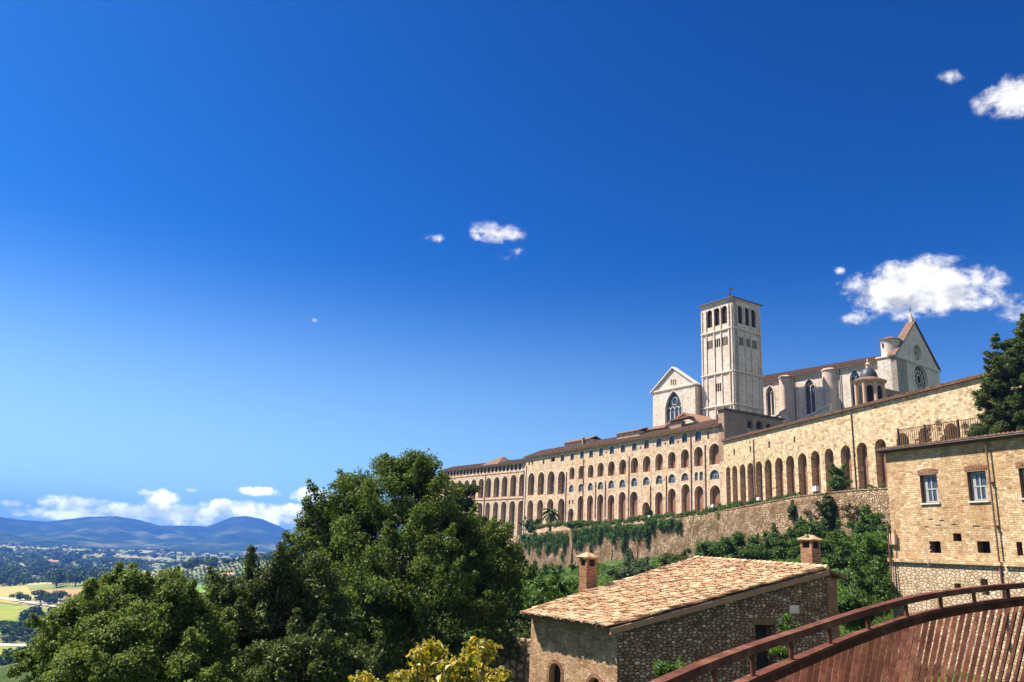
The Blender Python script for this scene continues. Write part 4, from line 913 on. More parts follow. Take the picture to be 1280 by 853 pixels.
# ================================================================== foreground stone house
HC = at(765, 785, 34.0)
FN = Frame(HC, 60.0)                       # slanted long wall, x runs away to the right
rs, rz_ = FN.hit(1035, 712)
RR_ = FN.w(rs, 0, rz_)                     # right end of the ridge
FE = Frame(HC, 143.0)                      # eave wall, x runs towards the corner
es, ez = FE.hit(653, 763); EL = FE.w(es, 0, HC.z)   # left end of the eave
FRg = Frame(RR_, 143.0); ls, lz = FRg.hit(869, 697); RL = FRg.w(ls, 0, rz_+.15)
H = thing('stone_house', 'low rubble stone house with a sunlit clay tile roof in the foreground', 'house', (HC.x, HC.y, HC.z), 60.0)
inv = Matrix.Translation(Vector((HC.x, HC.y, HC.z))) @ Matrix.Rotation(rad(30), 4, 'Z'); inv = inv.inverted()
def loc(p): return inv @ Vector(p)
c0, c1, c2, c3 = loc(HC), loc(RR_), loc(RL), loc(EL)     # near eave, near ridge, far ridge, far eave
nrm = (c1-c0).cross(c3-c0).normalized(); nrm = nrm if nrm.z > 0 else -nrm
NCOL, NROW = 46, 36
b = MB()
def bil(u, v): return (c0*(1-u)+c3*u)*(1-v)+(c1*(1-u)+c2*u)*v   # u along the eave, v up the slope
for i in range(NCOL):
    for j in range(NROW):
        for cover in (0, 1):
            u0, u1 = (i+(.5 if cover else 0)+.03)/(NCOL+.6), (i+1+(.5 if cover else 0)-.03)/(NCOL+.6)
            v0 = (j+RND.uniform(-.08, .08))/NROW-.012; v1 = (j+1.25)/NROW
            v1 = min(v1, 1.0); jit = RND.gauss(0, .0035)
            A, B_, A2_, B2_ = bil(u0+jit, v0), bil(u1+jit, v0), bil(u0+.004+jit, v1), bil(u1-.004+jit, v1)
            K = 6; base = len(b.v); wd = (B_-A).length; lift = .03 if not cover else .075; skew = RND.uniform(-.02, .03) if RND.random() < .8 else RND.uniform(-.01, .07)
            for (P, Q, hh) in ((A, B_, lift+.035+RND.uniform(0, .02)), (A2_, B2_, lift)):
                for k in range(K+1):
                    t = k/K; ang = math.pi*t; hgt = math.sin(ang)*wd*.5*(1 if cover else -.55)
                    pos = P.lerp(Q, .5-.5*math.cos(ang)); b.v.append(tuple(pos+nrm*(hh+hgt+(.05 if not cover else 0)+skew)))
            for k in range(K): b.f.append((base+k, base+k+1, base+K+2+k, base+K+1+k)); b.m.append(0)
            if cover and j == 0:
                b.f.append(tuple(base+k for k in range(K+1))); b.m.append(0)
roof = b.build('roof', 'tile', H, False)
b = MB()   # roof deck and the short far slope
dn = -nrm*.02
c4_ = c1+loc(FN.w(1.5, 0, 0))-loc(FN.w(0, 0, 0))+Vector((0, 0, -.35)); c5_ = c2+(c4_-c1)
b.hull([tuple(c0+nrm*-.12), tuple(c1+nrm*-.12), tuple(c2+nrm*-.12), tuple(c3+nrm*-.12)], [tuple(c0), tuple(c1), tuple(c2), tuple(c3)])
b.build('roof_deck', 'eave', roof)
b = MB(); b.hull([tuple(c1+Vector((0, 0, -.12))), tuple(c4_+Vector((0, 0, -.12))), tuple(c5_+Vector((0, 0, -.12))), tuple(c2+Vector((0, 0, -.12)))], [tuple(c1+Vector((0, 0, .04))), tuple(c4_+Vector((0, 0, .04))), tuple(c5_+Vector((0, 0, .04))), tuple(c2+Vector((0, 0, .04)))]); b.build('rear_slope', 'rooffar', roof)
b = MB(); nseg = 26   # ridge capping tiles
for i in range(nseg):
    P = c1.lerp(c2, i/nseg)+Vector((0, 0, .1)); Q = c1.lerp(c2, (i+1.12)/nseg)+Vector((0, 0, .07)); b.tube([P, Q], [.15, .12], 8, cap=True)
b.build('ridge_tiles', MT['houselow'] if False else 'tile', roof)
# verge board along the long wall
vd = (c1-c0)
b = MB(); pz = [(0-.1, -.03), (vd.x+.05, vd.z-.03), (vd.x+.05, vd.z-.27), (-.1, -.27)]
b.prism(pz, -.06, .04); b.build('verge_board', 'fascia', roof)
# walls: local frame x along long wall; footprint inset
ins = .35; ux = (c3-c0); uxn = Vector((ux.x, ux.y, 0)).normalized()
w0 = Vector((.55, .02, 0)) + uxn*0.25
wl = Vector((c1.x+.7, .02, 0))+uxn*.25
zlow = -9.5
sl_ = vd.z/vd.x
def rz2(x): return x*sl_-.14
dA, dB, dzb, dzt = span(FN, z8, 983, 372, 520, 76)
door = arch(dA, dB, dzb-HC.z-.5, dzt-HC.z, 'rect')
yw = w0.y
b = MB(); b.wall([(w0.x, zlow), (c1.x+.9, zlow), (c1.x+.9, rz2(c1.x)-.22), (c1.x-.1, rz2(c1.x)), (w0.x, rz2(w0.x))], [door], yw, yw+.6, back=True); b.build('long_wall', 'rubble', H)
o = recess(H, 'door_opening', door, .55, ['rubble', 'dark'], y0=yw)
b = MB(); x = dA-.25
while x < dB+.2: b.box(x, x+.075, yw-.03, yw-.003, dzt-HC.z, dzt-HC.z+.3+RND.uniform(-.02, .02)); x += .095
b.build('brick_lintel', 'brick', o)
pA, pB, pzb, pzt = span(FN, z8, 1091, 297, 328, 36); b = MB(); b.box(pA, pB, yw-.04, yw-.003, pzb-HC.z, pzt-HC.z); b.build('stone_plaque', 'trim', H)
b = MB(); b.box(c1.x+.1, c1.x+.92, yw-.05, yw+.0-.003, zlow, rz2(c1.x)-.3); b.build('brick_quoin', 'brick', H)
# eave wall in its own rotated mesh
az_e = 143.0; FEw = Frame(H.location+Vector(), 143.0)
M_e = Matrix.Rotation(rad(60-143), 4, 'Z'); off = Vector((w0.x, w0.y, 0))
e_len = (c3-c0).length-.25
wins = []
Fw = Frame(Vector((HC.x, HC.y, 0))+ (Matrix.Rotation(rad(30), 3, 'Z') @ Vector((w0.x, w0.y, 0))), 143.0)
for (x, yt, yb, w) in [(164, 515, 640, 44), (316, 570, 640, 50)]:
    a, b_, zb, zt_ = span(Fw, z8, x, yt, yb, w); wins.append((arch(a, b_, zb-HC.z-.3, zt_-HC.z), (a, b_, zb-HC.z, zt_-HC.z)))
def em(o): o.data.transform(Matrix.Translation(off) @ M_e); return o
ztop = w0.x*sl_-.16
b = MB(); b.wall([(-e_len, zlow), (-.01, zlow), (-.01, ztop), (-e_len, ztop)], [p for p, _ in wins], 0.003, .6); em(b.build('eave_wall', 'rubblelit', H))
for p, d in wins: em(recess(H, 'window', p, .3, ['rubblelit', 'dark', 'brick'], ring=.16, y0=.003, proud=.03))
b = MB(); b.box(-e_len, -e_len+.6, .7, 12, zlow, ztop+.2); em(b.build('rear_wall', 'rubble', H))
b = MB()
for i in range(14): b.box(-e_len+.2+i*(e_len-.4)/14, -e_len+.3+i*(e_len-.4)/14, -.42, .0, ztop-.02, ztop+.07)
em(b.build('rafter_ends', 'wood', H))
# chimneys
def house_chimney(px_l, px_r, py_b, py_t, v, tall):
    """stands on the roof plane where the photograph shows its foot"""
    r = ray((px_l+px_r)/2, py_b); Pw = Vector((HC.x, HC.y, HC.z)); nw = Matrix.Rotation(rad(30), 3, 'Z') @ nrm
    t_ = Pw.dot(nw)/r.dot(nw); P = r*t_; k = P.y/FPX; w = (px_r-px_l)*k/2*.66; zt_ = at((px_l+px_r)/2, py_t, P.y).z
    q = loc(P); top_ = zt_-HC.z
    b = MB(); x, y = q.x+w*.6, q.y+w*.4
    b.box(x-w, x+w, y-w, y+w, q.z-.6, top_-.9 if tall else top_-.62)
    c = top_-.9 if tall else top_-.62; h = .38
    for sx in (-1, 1):
        for sy in (-1, 1): b.box(x+sx*w-(.14 if sx > 0 else 0), x+sx*w+(.14 if sx < 0 else 0), y+sy*w-(.14 if sy > 0 else 0), y+sy*w+(.14 if sy < 0 else 0), c, c+h)
    o = b.build('chimney', 'chimbrick', roof)
    b = MB(); b.box(x-w+.1, x+w-.1, y-w+.1, y+w-.1, c+.002, c+h-.04); b.build('flue', 'dark', o)
    b = MB(); e = w+.08; b.box(x-e, x+e, y-e, y+e, c+h, c+h+.07)
    b.hull([(x-e-.05, y-e-.05, c+h+.07), (x+e+.05, y-e-.05, c+h+.07), (x+e+.05, y+e+.05, c+h+.07), (x-e-.05, y+e+.05, c+h+.07)], [(x-.05, y-.05, c+h+(.36 if tall else .26)), (x+.05, y-.05, c+h+(.36 if tall else .26)), (x+.05, y+.05, c+h+(.36 if tall else .26)), (x-.05, y+.05, c+h+(.36 if tall else .26))])
    for k in range(-3, 4):
        for s_ in (-1, 1): b.tube([(x+k*e/3.2, y+s_*(e+.06), c+h+.08), (x+k*e/3.2*.3, y+s_*.05, c+h+.3)], [.045, .04], 5)
    if tall: b.tube([(x, y, c+h+.3), (x, y, c+h+.8)], [.07, .025], 6)
    else:
        for k in range(4): b.tube([(x-e+.1+k*.22, y, c+h+.3), (x-e+.3+k*.22, y, c+h+.3)], [.08, .07], 6)
    b.build('chimney_cap', 'captile', o)
house_chimney(721, 744, 739, 686, .3, True)
house_chimney(1001, 1026, 703, 671, .9, False)

# ================================================================== right house
HR0 = at(1108, 566, 52); FH = Frame(HR0, 159.0)
RH = FH.empty('yellow_house', 'tall yellow stone house with small paned windows at the right edge', 'house')
mains = []
for (x, yt, yb, w) in [(316, 207, 345, 84), (550, 190, 335, 92), (800, 172, 320, 90)]: mains.append(span(FH, z7, x, yt, yb, w))
sm = []
for (x, yt, yb, w) in [(345, 530, 587, 54), (452, 492, 530, 40), (580, 530, 587, 62), (754, 533, 600, 28)]: sm.append(span(FH, z7, x, yt, yb, w))
lo = []
for (x, yt, yb, w) in [(453, 735, 757, 32), (585, 713, 790, 36)]: lo.append(span(FH, z7, x, yt, yb, w, -.12))
ztop = 7.75; zled = .72
b = MB(); b.wall([(-.1, zled), (16, zled), (16, ztop), (-.1, ztop)], [arch(*d, 'rect') for d in mains+sm], 0, 9); b.build('upper_wall', 'house', RH)
b = MB(); b.wall([(-.28, -9), (16, -9), (16, zled-.16), (-.28, zled-.16)], [arch(*d, 'rect') for d in lo], -.12, 9); b.build('lower_wall', 'houselow', RH)
b = MB(); b.box(-.35, 7.55, -.3, -.003, zled-.15, zled+.08); b.box(7.75, 16, -.3, -.003, zled-.15, zled+.08); b.build('ledge', 'house', RH)
for d in mains:
    o = recess(RH, 'window', arch(*d, 'rect'), .28, ['wood', 'glass'])
    bars(o, d[0]+.06, d[1]-.02, d[2]+.05, d[3]-.05, .28, 1, [.5, .99], .085)
    b = MB(); b.box(d[0]+.16, d[0]+.36, .255, .272, d[2]+.1, d[3]-.15); b.box(d[1]-.34, d[1]-.12, .255, .272, d[2]+.1, d[2]+(d[3]-d[2])*.5)
    cm = b.build('curtain', 'curtain' if 'curtain' in MT else 'frame', o)
    b = MB(); b.box(d[0]-.05, d[1]+.08, -.1, -.003, d[2]-.09, d[2]); b.build('sill', 'trim', o)
    n = 9; b = MB()
    for i in range(n):
        x = d[0]-.15+(d[1]-d[0]+.3)*i/n; b.hull([(x+.01, -.02, d[3]+.02+.1*math.sin(math.pi*(i+.5)/n)), (x+(d[1]-d[0]+.3)/n-.02, -.02, d[3]+.02+.1*math.sin(math.pi*(i+.5)/n)), (x+(d[1]-d[0]+.3)/n-.02, -.003, d[3]+.02), (x+.01, -.003, d[3]+.02)], [(x+.0, -.02, d[3]+.3+.1*math.sin(math.pi*(i+.5)/n)), (x+(d[1]-d[0]+.3)/n-.01, -.02, d[3]+.3+.1*math.sin(math.pi*(i+.5)/n)), (x+(d[1]-d[0]+.3)/n-.01, -.003, d[3]+.3), (x, -.003, d[3]+.3)])
    b.build('brick_arch', 'brick', o)
for d in sm: recess(RH, 'small_window', arch(*d, 'rect'), .5, ['wood', 'dark'])
for d in lo: recess(RH, 'small_window', arch(*d, 'rect'), .5, ['houselow', 'dark'], y0=-.12)
b = MB(); b.box(-.45, 16, -.3, 9.5, ztop+.02, ztop+.2, 1); b.prism([(-.5, ztop+.21), (16, ztop+.21), (16, ztop+.27), (-.5, ztop+.27)], -.42, 9.2, 0)
for i in range(58): b.tube([(-.35+i*.28, -.2, ztop+.3), (-.35+i*.28, 9, ztop+.9)], [.09, .09], 6, 0)
b.build('roof', ['rooffar', 'eave'], RH)
b = MB(); b.tube([(-.5, -.4, ztop+.12), (16, -.4, ztop+.1)], [.07, .07], 8); b.build('gutter', 'iron', RH)
s, z = FH.hit(*z7(605, 95)); s2, z2_ = FH.hit(*z7(663, 615)); pipe(RH, (s, ztop), (s, -4), .055, -.4 if False else -.2)
s, z = FH.hit(*z7(142, 600)); pipe(RH, (s+.05, 3.2), (s+.05, -5), .05, -.36); pipe(RH, (s+.22, zled), (s+.22, -5), .035, -.36)
b = MB(); s, z = FH.hit(*z7(148, 520)); b.box(s-.28, s+.22, -.25, -.003, z-.35, z+.35); b.build('meter_box', 'peach', RH)
b = MB()
for k in range(60):
    s, z = FH.hit(*z7(RND.uniform(290, 600), RND.uniform(365, 470)))
    if k < 7: b.box(s, s+RND.uniform(.2, .5), -.03, -.002, z, z+.03)
b.build('iron_ties', 'iron', RH)
s0, q0 = FH.hit(*z7(325, 610)); b = MB(); b.tube([(s0, -.3, q0-.5), (s0+.1, -.5, q0+.35), (s0+.5, -.55, q0+.8)], [.02, .02, .02], 5); b.tube([(s0-.3, -.45, q0+.25), (s0+.5, -.5, q0+.45)], [.015, .015], 5); b.build('aerial', 'shutter', RH)

# ================================================================== roof terrace with railing behind the right house
TC = at(1119, 560, 96); FTc = Frame(TC, 160.0)
TE = FTc.empty('terrace_block', 'stone terrace block with a flat top, just behind the roof of the yellow house', 'terrace')
tz = FTc.hit(1121, 560)[1]-.6
b = MB(); b.box(.3, 40, 0, 12, -4, tz); b.build('wall', 'house', TE)
RL_ = FTc.empty('terrace_railing', 'iron railing with thin bars along the terrace in front of the golden wall', 'railing')
zr_ = FTc.hit(*z6(165, 608))[1]
b = MB(); b.tube([(.4, .3, zr_), (13.5, .3, zr_)], [.05, .05], 6); b.tube([(.4, .3, tz+.15), (13.5, .3, tz+.15)], [.04, .04], 6); b.build('rails', 'wood', RL_)
b = MB(); x = .4
while x < 13.5: b.box(x-.03, x+.03, .27, .33, tz, zr_); x += .3
b.build('bars', 'wood', RL_)
for x in (.4, 4.4, 9, 13.4):
    b = MB(); b.box(x-.08, x+.08, .2, .4, tz, zr_+.15); b.build('post', 'iron', RL_)
pl = [(311, 590, 22, 'red flowering plant in the middle of the terrace railing'), (357, 565, 16, 'plant in the topmost pot on the terrace railing'), (486, 580, 14, 'potted plant on the railing right of the big arch'), (385, 640, 18, 'dark leafy plant low behind the railing bars'), (520, 640, 22, 'leafy shrub at the right end of the terrace railing')]
for (x, y, r_, lab) in pl:
    s, z = FTc.hit(*z6(x, y), .7); o = FTc.empty('potted_plant', lab, 'plant', 'plants on the terrace'); o.location = FTc.w(s, .75, max(tz, z-1.3))
    hgt = max(.35, z-max(tz, z-1.3)-.3); b = MB(); b.lathe(0, 0, [(.18, 0), (.28, .38), (.3, .42)], 12); b.build('pot', 'tile', o)
    leaf_mesh('foliage', [(0, 0, .75, .45), (.25, 0, 1.0, .35), (-.2, .1, 1.05, .35), (0, 0, 1.3, .3)], 60, .16, LF['dry'] if x in (311, 357) else LF['dusk'], o)
o = FTc.empty('garden_table', 'dark wooden table behind the terrace railing', 'table'); s, z = FTc.hit(*z6(285, 655), 1.6); o.location = FTc.w(s, 1.6, tz)
b = MB(); b.box(-.9, .9, -.5, .5, z-tz-.1, z-tz); b.build('tabletop', 'wood', o)
for sx in (-.8, .74):
    for sy in (-.42, .36): b = MB(); b.box(sx, sx+.08, sy, sy+.08, 0, z-tz-.1); b.build('leg', 'wood', o)

# ================================================================== curved steel railing (foreground)
RA = thing('steel_railing', 'curved rusty steel railing with slanting slats in the right foreground', 'railing', at(1060, 853, 5.0), 90)
bo = Vector(RA.location)
def curve(ptl, n=80):
    P = [at(*p)-bo for p in ptl]; out = []
    m_ = len(P)-1
    for i in range(n+1):
        t = i/n*m_; k = min(int(t), m_-1); f_ = t-k
        p0 = P[max(k-1, 0)]; p1 = P[k]; p2 = P[k+1]; p3 = P[min(k+2, m_)]
        out.append(.5*((2*p1)+(p2-p0)*f_+(2*p0-5*p1+4*p2-p3)*f_*f_+(3*p1-p0-3*p2+p3)*f_**3))
    return out
# pixel path of the top rail with depth growing to the right
TOPP = [(700, 925, 2.7), (782, 878, 2.9), (856, 843, 3.15), (928, 815, 3.5), (1000, 791, 3.95), (1072, 767.5, 4.4), (1143, 748.5, 4.8), (1206, 738.5, 5.08), (1270, 732.5, 5.3), (1340, 729, 5.48), (1420, 728, 5.6)]
MIDP = [(770, 925, 2.7), (852, 880, 2.95), (928, 844, 3.25), (1000, 813, 3.7), (1072, 783, 4.2), (1143, 761.5, 4.65), (1206, 751, 4.95), (1270, 745.5, 5.2), (1340, 741, 5.4), (1420, 740, 5.52)]
def sweep(b, pts, w, h, m=0):
    base = len(b.v); n = len(pts)
    for i, p in enumerate(pts):
        d = pts[min(i+1, n-1)]-pts[max(i-1, 0)]; sd = Vector((d.y, -d.x, 0)).normalized()*w/2; u = Vector((0, 0, h/2))
        b.v += [tuple(p-sd-u), tuple(p+sd-u), tuple(p+sd+u), tuple(p-sd+u)]
    for i in range(n-1):
        for k in range(4):
            a = base+i*4+k; c = base+i*4+(k+1) % 4; b.f.append((a, c, c+4, a+4)); b.m.append(m)
    b.f.append((base, base+1, base+2, base+3)); q = base+(n-1)*4; b.f.append((q, q+1, q+2, q+3)); b.m += [m, m]
tp = curve(TOPP, 120); md = [p-Vector((0, 0, .128-.05*min(1, max(0, (i/120-.2)/.6)))) for i, p in enumerate(tp)]
b = MB(); sweep(b, tp, .05, .034); b.build('top_rail', 'rust', RA)
b = MB(); sweep(b, md, .05, .014); sweep(b, [p+Vector((0, 0, -.03)) for p in md], .02, .044); b.build('middle_rail', 'rust', RA)
# posts: tie each post to the middle rail at the place below the top rail
for i in range(6, 120, 8):
    a = md[i]; j = i
    b = MB(); b.tube([a+Vector((0, 0, .0)), tp[j]-Vector((0, 0, .015))], [.012, .012], 8); b.build('post', 'rust', RA)
b = MB(); tot = [0]
for i in range(120): tot.append(tot[-1]+(md[i+1]-md[i]).length)
L_ = tot[-1]; d_ = 0.0; k = 0; low = []
HS = .56
while d_ < L_:
    while tot[k+1] < d_ and k < 118: k += 1
    f_ = (d_-tot[k])/(tot[k+1]-tot[k]); p = md[k].lerp(md[k+1], f_); tg = (md[k+1]-md[k]); tg.z = 0; tg.normalize(); sd = Vector((tg.y, -tg.x, 0))
    top_ = p-sd*.042+Vector((0, 0, -.03)); lean = -tg*.3-sd*.03
    bot_ = p+lean+Vector((0, 0, -HS)); low.append(bot_)
    w_ = (tg*.6+sd*.8).normalized()*.0135; th_ = Vector((-w_.y, w_.x, 0)).normalized()*.009
    tt = top_
    b.hull([bot_-w_-th_, bot_+w_-th_, bot_+w_+th_, bot_-w_+th_], [tt-w_-th_, tt+w_-th_, tt+w_+th_, tt-w_+th_])
    d_ += .078
b.build('slat_panel', 'rust', RA)
b = MB(); sweep(b, low, .08, .03); b.build('bottom_rail', 'rust', RA)

# ================================================================== trees
def base_at(px, D):
    p = at(px, 800, D); return Vector((p.x, p.y, gz(p.x, p.y)))
tree('holm_oak', 'large dark green oak, the tallest tree in the middle of the picture', 'tree', base_at(505, 46),
     [E(500, 700, 128, 95, 46), E(495, 640, 84, 58, 46), E(425, 645, 48, 42, 46), E(590, 712, 62, 58, 46), E(470, 805, 135, 85, 43), E(590, 790, 66, 80, 44), E(445, 605, 26, 20, 46), E(508, 592, 42, 28, 46), E(400, 700, 44, 55, 45), E(560, 650, 40, 30, 47), E(612, 670, 32, 22, 47), E(500, 740, 80, 60, 41), E(440, 760, 60, 50, 41), E(560, 770, 60, 50, 41), E(478, 580, 14, 12, 46), E(530, 578, 18, 12, 46), E(418, 690, 56, 60, 46), E(618, 722, 38, 52, 46), E(396, 655, 22, 30, 46)],
     760, (.5, 1.05), 330, .155, LF['oak'], .55, limbs=26, inner=.5)
tree('leafy_tree', 'yellow-green broadleaf tree in the lower left, nearest the fields', 'tree', base_at(150, 25),
     [E(140, 805, 90, 74, 25), E(205, 765, 40, 44, 25), E(235, 800, 50, 52, 25), E(80, 820, 34, 46, 25), E(55, 850, 34, 30, 25), E(128, 742, 22, 26, 25), E(170, 728, 22, 20, 25), E(212, 728, 18, 17, 25), E(130, 830, 70, 40, 22), E(150, 788, 46, 34, 22.5), E(240, 850, 60, 36, 24), E(96, 765, 20, 24, 25)], 430, (.2, .45), 330, .085, LF['light'], .28, limbs=26)
tree('leafy_tree', 'darker green tree between the yellow-green one and the large oak', 'tree', base_at(325, 32),
     [E(315, 780, 78, 66, 32), E(342, 732, 36, 34, 32), E(385, 780, 50, 75, 33), E(275, 765, 32, 32, 31), E(290, 830, 70, 60, 31), E(372, 722, 26, 30, 34), E(370, 845, 70, 50, 29), E(430, 850, 50, 40, 30), E(300, 745, 24, 22, 32)], 460, (.3, .62), 320, .115, LF['dusk'], .3, limbs=26)
tree('cedar', 'dark narrow cedar top rising right behind the large oak, before the convent wing', 'tree', base_at(572, 90),
     [E(578, 655, 30, 16, 90), E(568, 628, 24, 9, 90), E(582, 612, 16, 8, 90), E(556, 600, 8, 12, 90), E(560, 648, 12, 20, 90)], 80, (.5, .9), 200, .3, LF['dusk'], .3, limbs=10)
tree('dark_tree', 'dark tree low between the large oak and the ivy wall', 'tree', base_at(640, 70),
     [E(628, 760, 30, 55, 70), E(640, 700, 18, 20, 72), E(655, 745, 22, 32, 70), E(610, 730, 30, 50, 68)], 130, (.5, 1.0), 260, .25, LF['oak'], .25, limbs=8)
# yellow-leaved shrub nearby
yb = Vector(at(540, 900, 11.5)); yb.z = gz(yb.x, yb.y)
o = thing('loquat_shrub', 'shrub with large bright yellow-green leaves in front of the oak', 'shrub', yb)
tips = [(535, 800), (522, 812), (548, 806), (590, 802), (606, 812), (578, 818), (600, 830), (455, 842), (470, 850), (500, 838), (515, 835), (560, 838), (585, 845), (612, 845), (540, 850), (490, 852), (562, 822), (610, 800), (625, 835), (535, 825)]
cl = []; b = MB()
for (px, py) in tips:
    p = at(px, py+9, 11.5+RND.uniform(-.7, .7))-yb; cl.append((p.x, p.y, p.z, .17)); b.tube([(0, 0, 0), (p.x*.5, p.y*.5, p.z*.6), tuple(p)], [.03, .02, .008], 5)
b.build('stems', 'bark', o)
leaf_mesh('foliage', cl, 95, .11, LF['yellow'], o, asp=.36, shell=1.5, up=.6, flat=.8)
# tree at the right edge
tree('lime_tree', 'dense dark green tree at the right edge above the yellow house', 'tree', FTc.w(19, 5, tz),
     [E(1290, 490, 56, 66, 84), E(1272, 440, 34, 40, 84), E(1262, 530, 46, 30, 83), E(1300, 430, 34, 40, 85), E(1246, 500, 30, 30, 83), E(1238, 542, 26, 16, 83), E(1320, 510, 60, 70, 86), E(1275, 480, 40, 60, 81)], 620, (.45, .85), 360, .2, LF['dusk'], .35, limbs=12, inner=.4)

# terrace bush and shrubs on / before the wall
def bush(name, label, ells, n, r, per, size, m, group=None, **kw):
    p = Vector(ells[0][:3]); p.z = ells[0][2]-ells[0][5]; o = thing(name, label, 'shrub', p, 90, group)
    cl = env_clumps(ells, n, r[0], r[1], p, .3); b = MB()
    for c in RND.sample(cl, min(6, len(cl))): b.tube([(0, 0, -.3), (c[0]*.6, c[1]*.6, c[2]*.5), c[:3]], [.06, .04, .015], 5)
    b.build('stems', 'bark', o); leaf_mesh('foliage', cl, per, size, m, o, **kw); return o
def EG(fr, y, px, py, rx, ry):
    s, z = fr.hit(px, py, y); p = fr.w(s, y, z); k = p.y/FPX; return (p.x, p.y, p.z, rx*k, rx*k*.8, ry*k)
bush('conical_bush', 'green conical bush on the terrace in front of the golden arches', [EG(G1, 3, 1049, 604, 16, 12), EG(G1, 3, 1047, 592, 10, 11)], 80, (.4, .8), 150, .26, LF['bright'])
bush('wall_shrub', 'tall dark shrub climbing the garden wall below the conical bush', [EG(G1, -1.2, 1036, 636, 14, 20), EG(G1, -1.2, 1034, 655, 13, 14)], 80, (.4, .8), 150, .26, LF['dusk'])
bush('wall_shrub', 'small dark shrub on the garden wall left of the tall shrub', [EG(G1, -.8, 991, 641, 7, 12)], 14, (.4, .7), 130, .3, LF['dusk'])
bush('wall_shrub', 'dry brownish creeper on the garden wall above the laurels', [EG(G1, -.5, 1068, 642, 20, 16), EG(G1, -.5, 1010, 640, 10, 8)], 40, (.3, .6), 60, .28, LF['dry'])
# hedges along the terrace edge
def strip_clumps(fr, pts, y, r, step, jitter=.3):
    out = []
    P = [fr.w(*(lambda h: (h[0], y, h[1]))(fr.hit(px, py, y))) for px, py in pts]
    for a, c in zip(P[:-1], P[1:]):
        n = max(1, int((c-a).length/step))
        for i in range(n):
            p = a.lerp(c, (i+RND.random())/n); out.append((p.x+RND.gauss(0, jitter*.3), p.y+RND.gauss(0, jitter*.3), p.z+RND.gauss(0, jitter), r*RND.uniform(.7, 1.2)))
    return out
def strip(name, label, fr, pts, y, r, step, per, size, m, cat='hedge', jitter=.3, extra=()):
    cl = strip_clumps(fr, pts, y, r, step, jitter)+list(extra); c0_ = Vector(cl[0][:3]); o = thing(name, label, cat, c0_)
    rel = [(c[0]-c0_.x, c[1]-c0_.y, c[2]-c0_.z, c[3]) for c in cl]; leaf_mesh('foliage', rel, per, size, m, o)
    b = MB()
    for c in rel[::6]: b.tube([(c[0], c[1], c[2]-c[3]), (c[0], c[1], c[2]+c[3]*.4)], [.05, .02], 5)
    b.build('stems', 'bark', o); return o
strip('hedge', 'low clipped hedge on the wall top under the narrow golden arches', G1, [(1000, 620), (960, 626), (921, 633), (906, 636)], .6, .6, .55, 90, .26, LF['hedge'])
strip('hedge', 'thin grassy hedge on the wall top at the right end by the yellow house', G1, [(1108, 609), (1075, 611), (1062, 613)], .6, .35, .5, 60, .22, LF['bright'])
strip('hedge', 'long dark hedge on the wall top below the convent block', G2, [(917, 633), (880, 640), (845, 645), (809, 648), (760, 654), (700, 656), (668, 658)], .8, .85, .6, 110, .32, LF['hedge'])
bush('round_shrub', 'round dark shrub below the low arch of the convent block', [EG(G2, 2, 811, 641, 6, 6)], 16, (.5, .9), 100, .35, LF['dusk'])
# ivy hanging down the retaining wall
def curtain(label, x0, x1, yt, yb, ragged, seed, m='ivy'):
    g = random.Random(seed); cl = []
    n = int((x1-x0)*(yb-yt)/14)
    for i in range(n):
        px = g.uniform(x0, x1); t = g.random(); lim_ = (yb-yt)*(1-ragged*abs(math.sin(px*.21+seed)))*(.75+.25*math.sin(px*.6+seed*2)); py = yt+t*lim_
        s, z = G2.hit(px, py, -.5); p = G2.w(s, -.5+g.uniform(-.5, .3), z); cl.append((p.x, p.y, p.z, g.uniform(.5, .95)))
    c0_ = Vector(cl[0][:3]); o = thing('ivy', label, 'ivy', c0_)
    leaf_mesh('foliage', [(c[0]-c0_.x, c[1]-c0_.y, c[2]-c0_.z, c[3]) for c in cl], 110, .33, LF[m], o, flat=1.3)
    b = MB()
    for c in cl[::9]: q = Vector(c[:3])-c0_; b.tube([tuple(q), (q.x, q.y, q.z+2)], [.04, .03], 5)
    b.build('stems', 'bark', o)
curtain('bright ivy curtain hanging on the wall below the palm', 650, 712, 667, 702, .35, 3, 'ivy')
curtain('dark ivy column on the wall right of the palm', 718, 745, 660, 706, .5, 5)
curtain('wide ivy sheet hanging from the wall top in its middle', 745, 812, 658, 692, .7, 9)
curtain('ragged ivy tip hanging left of the bare wall', 808, 850, 650, 668, .6, 11)
curtain('narrow ivy streak down the wall under the right convent arches', 900, 915, 640, 662, .3, 13)
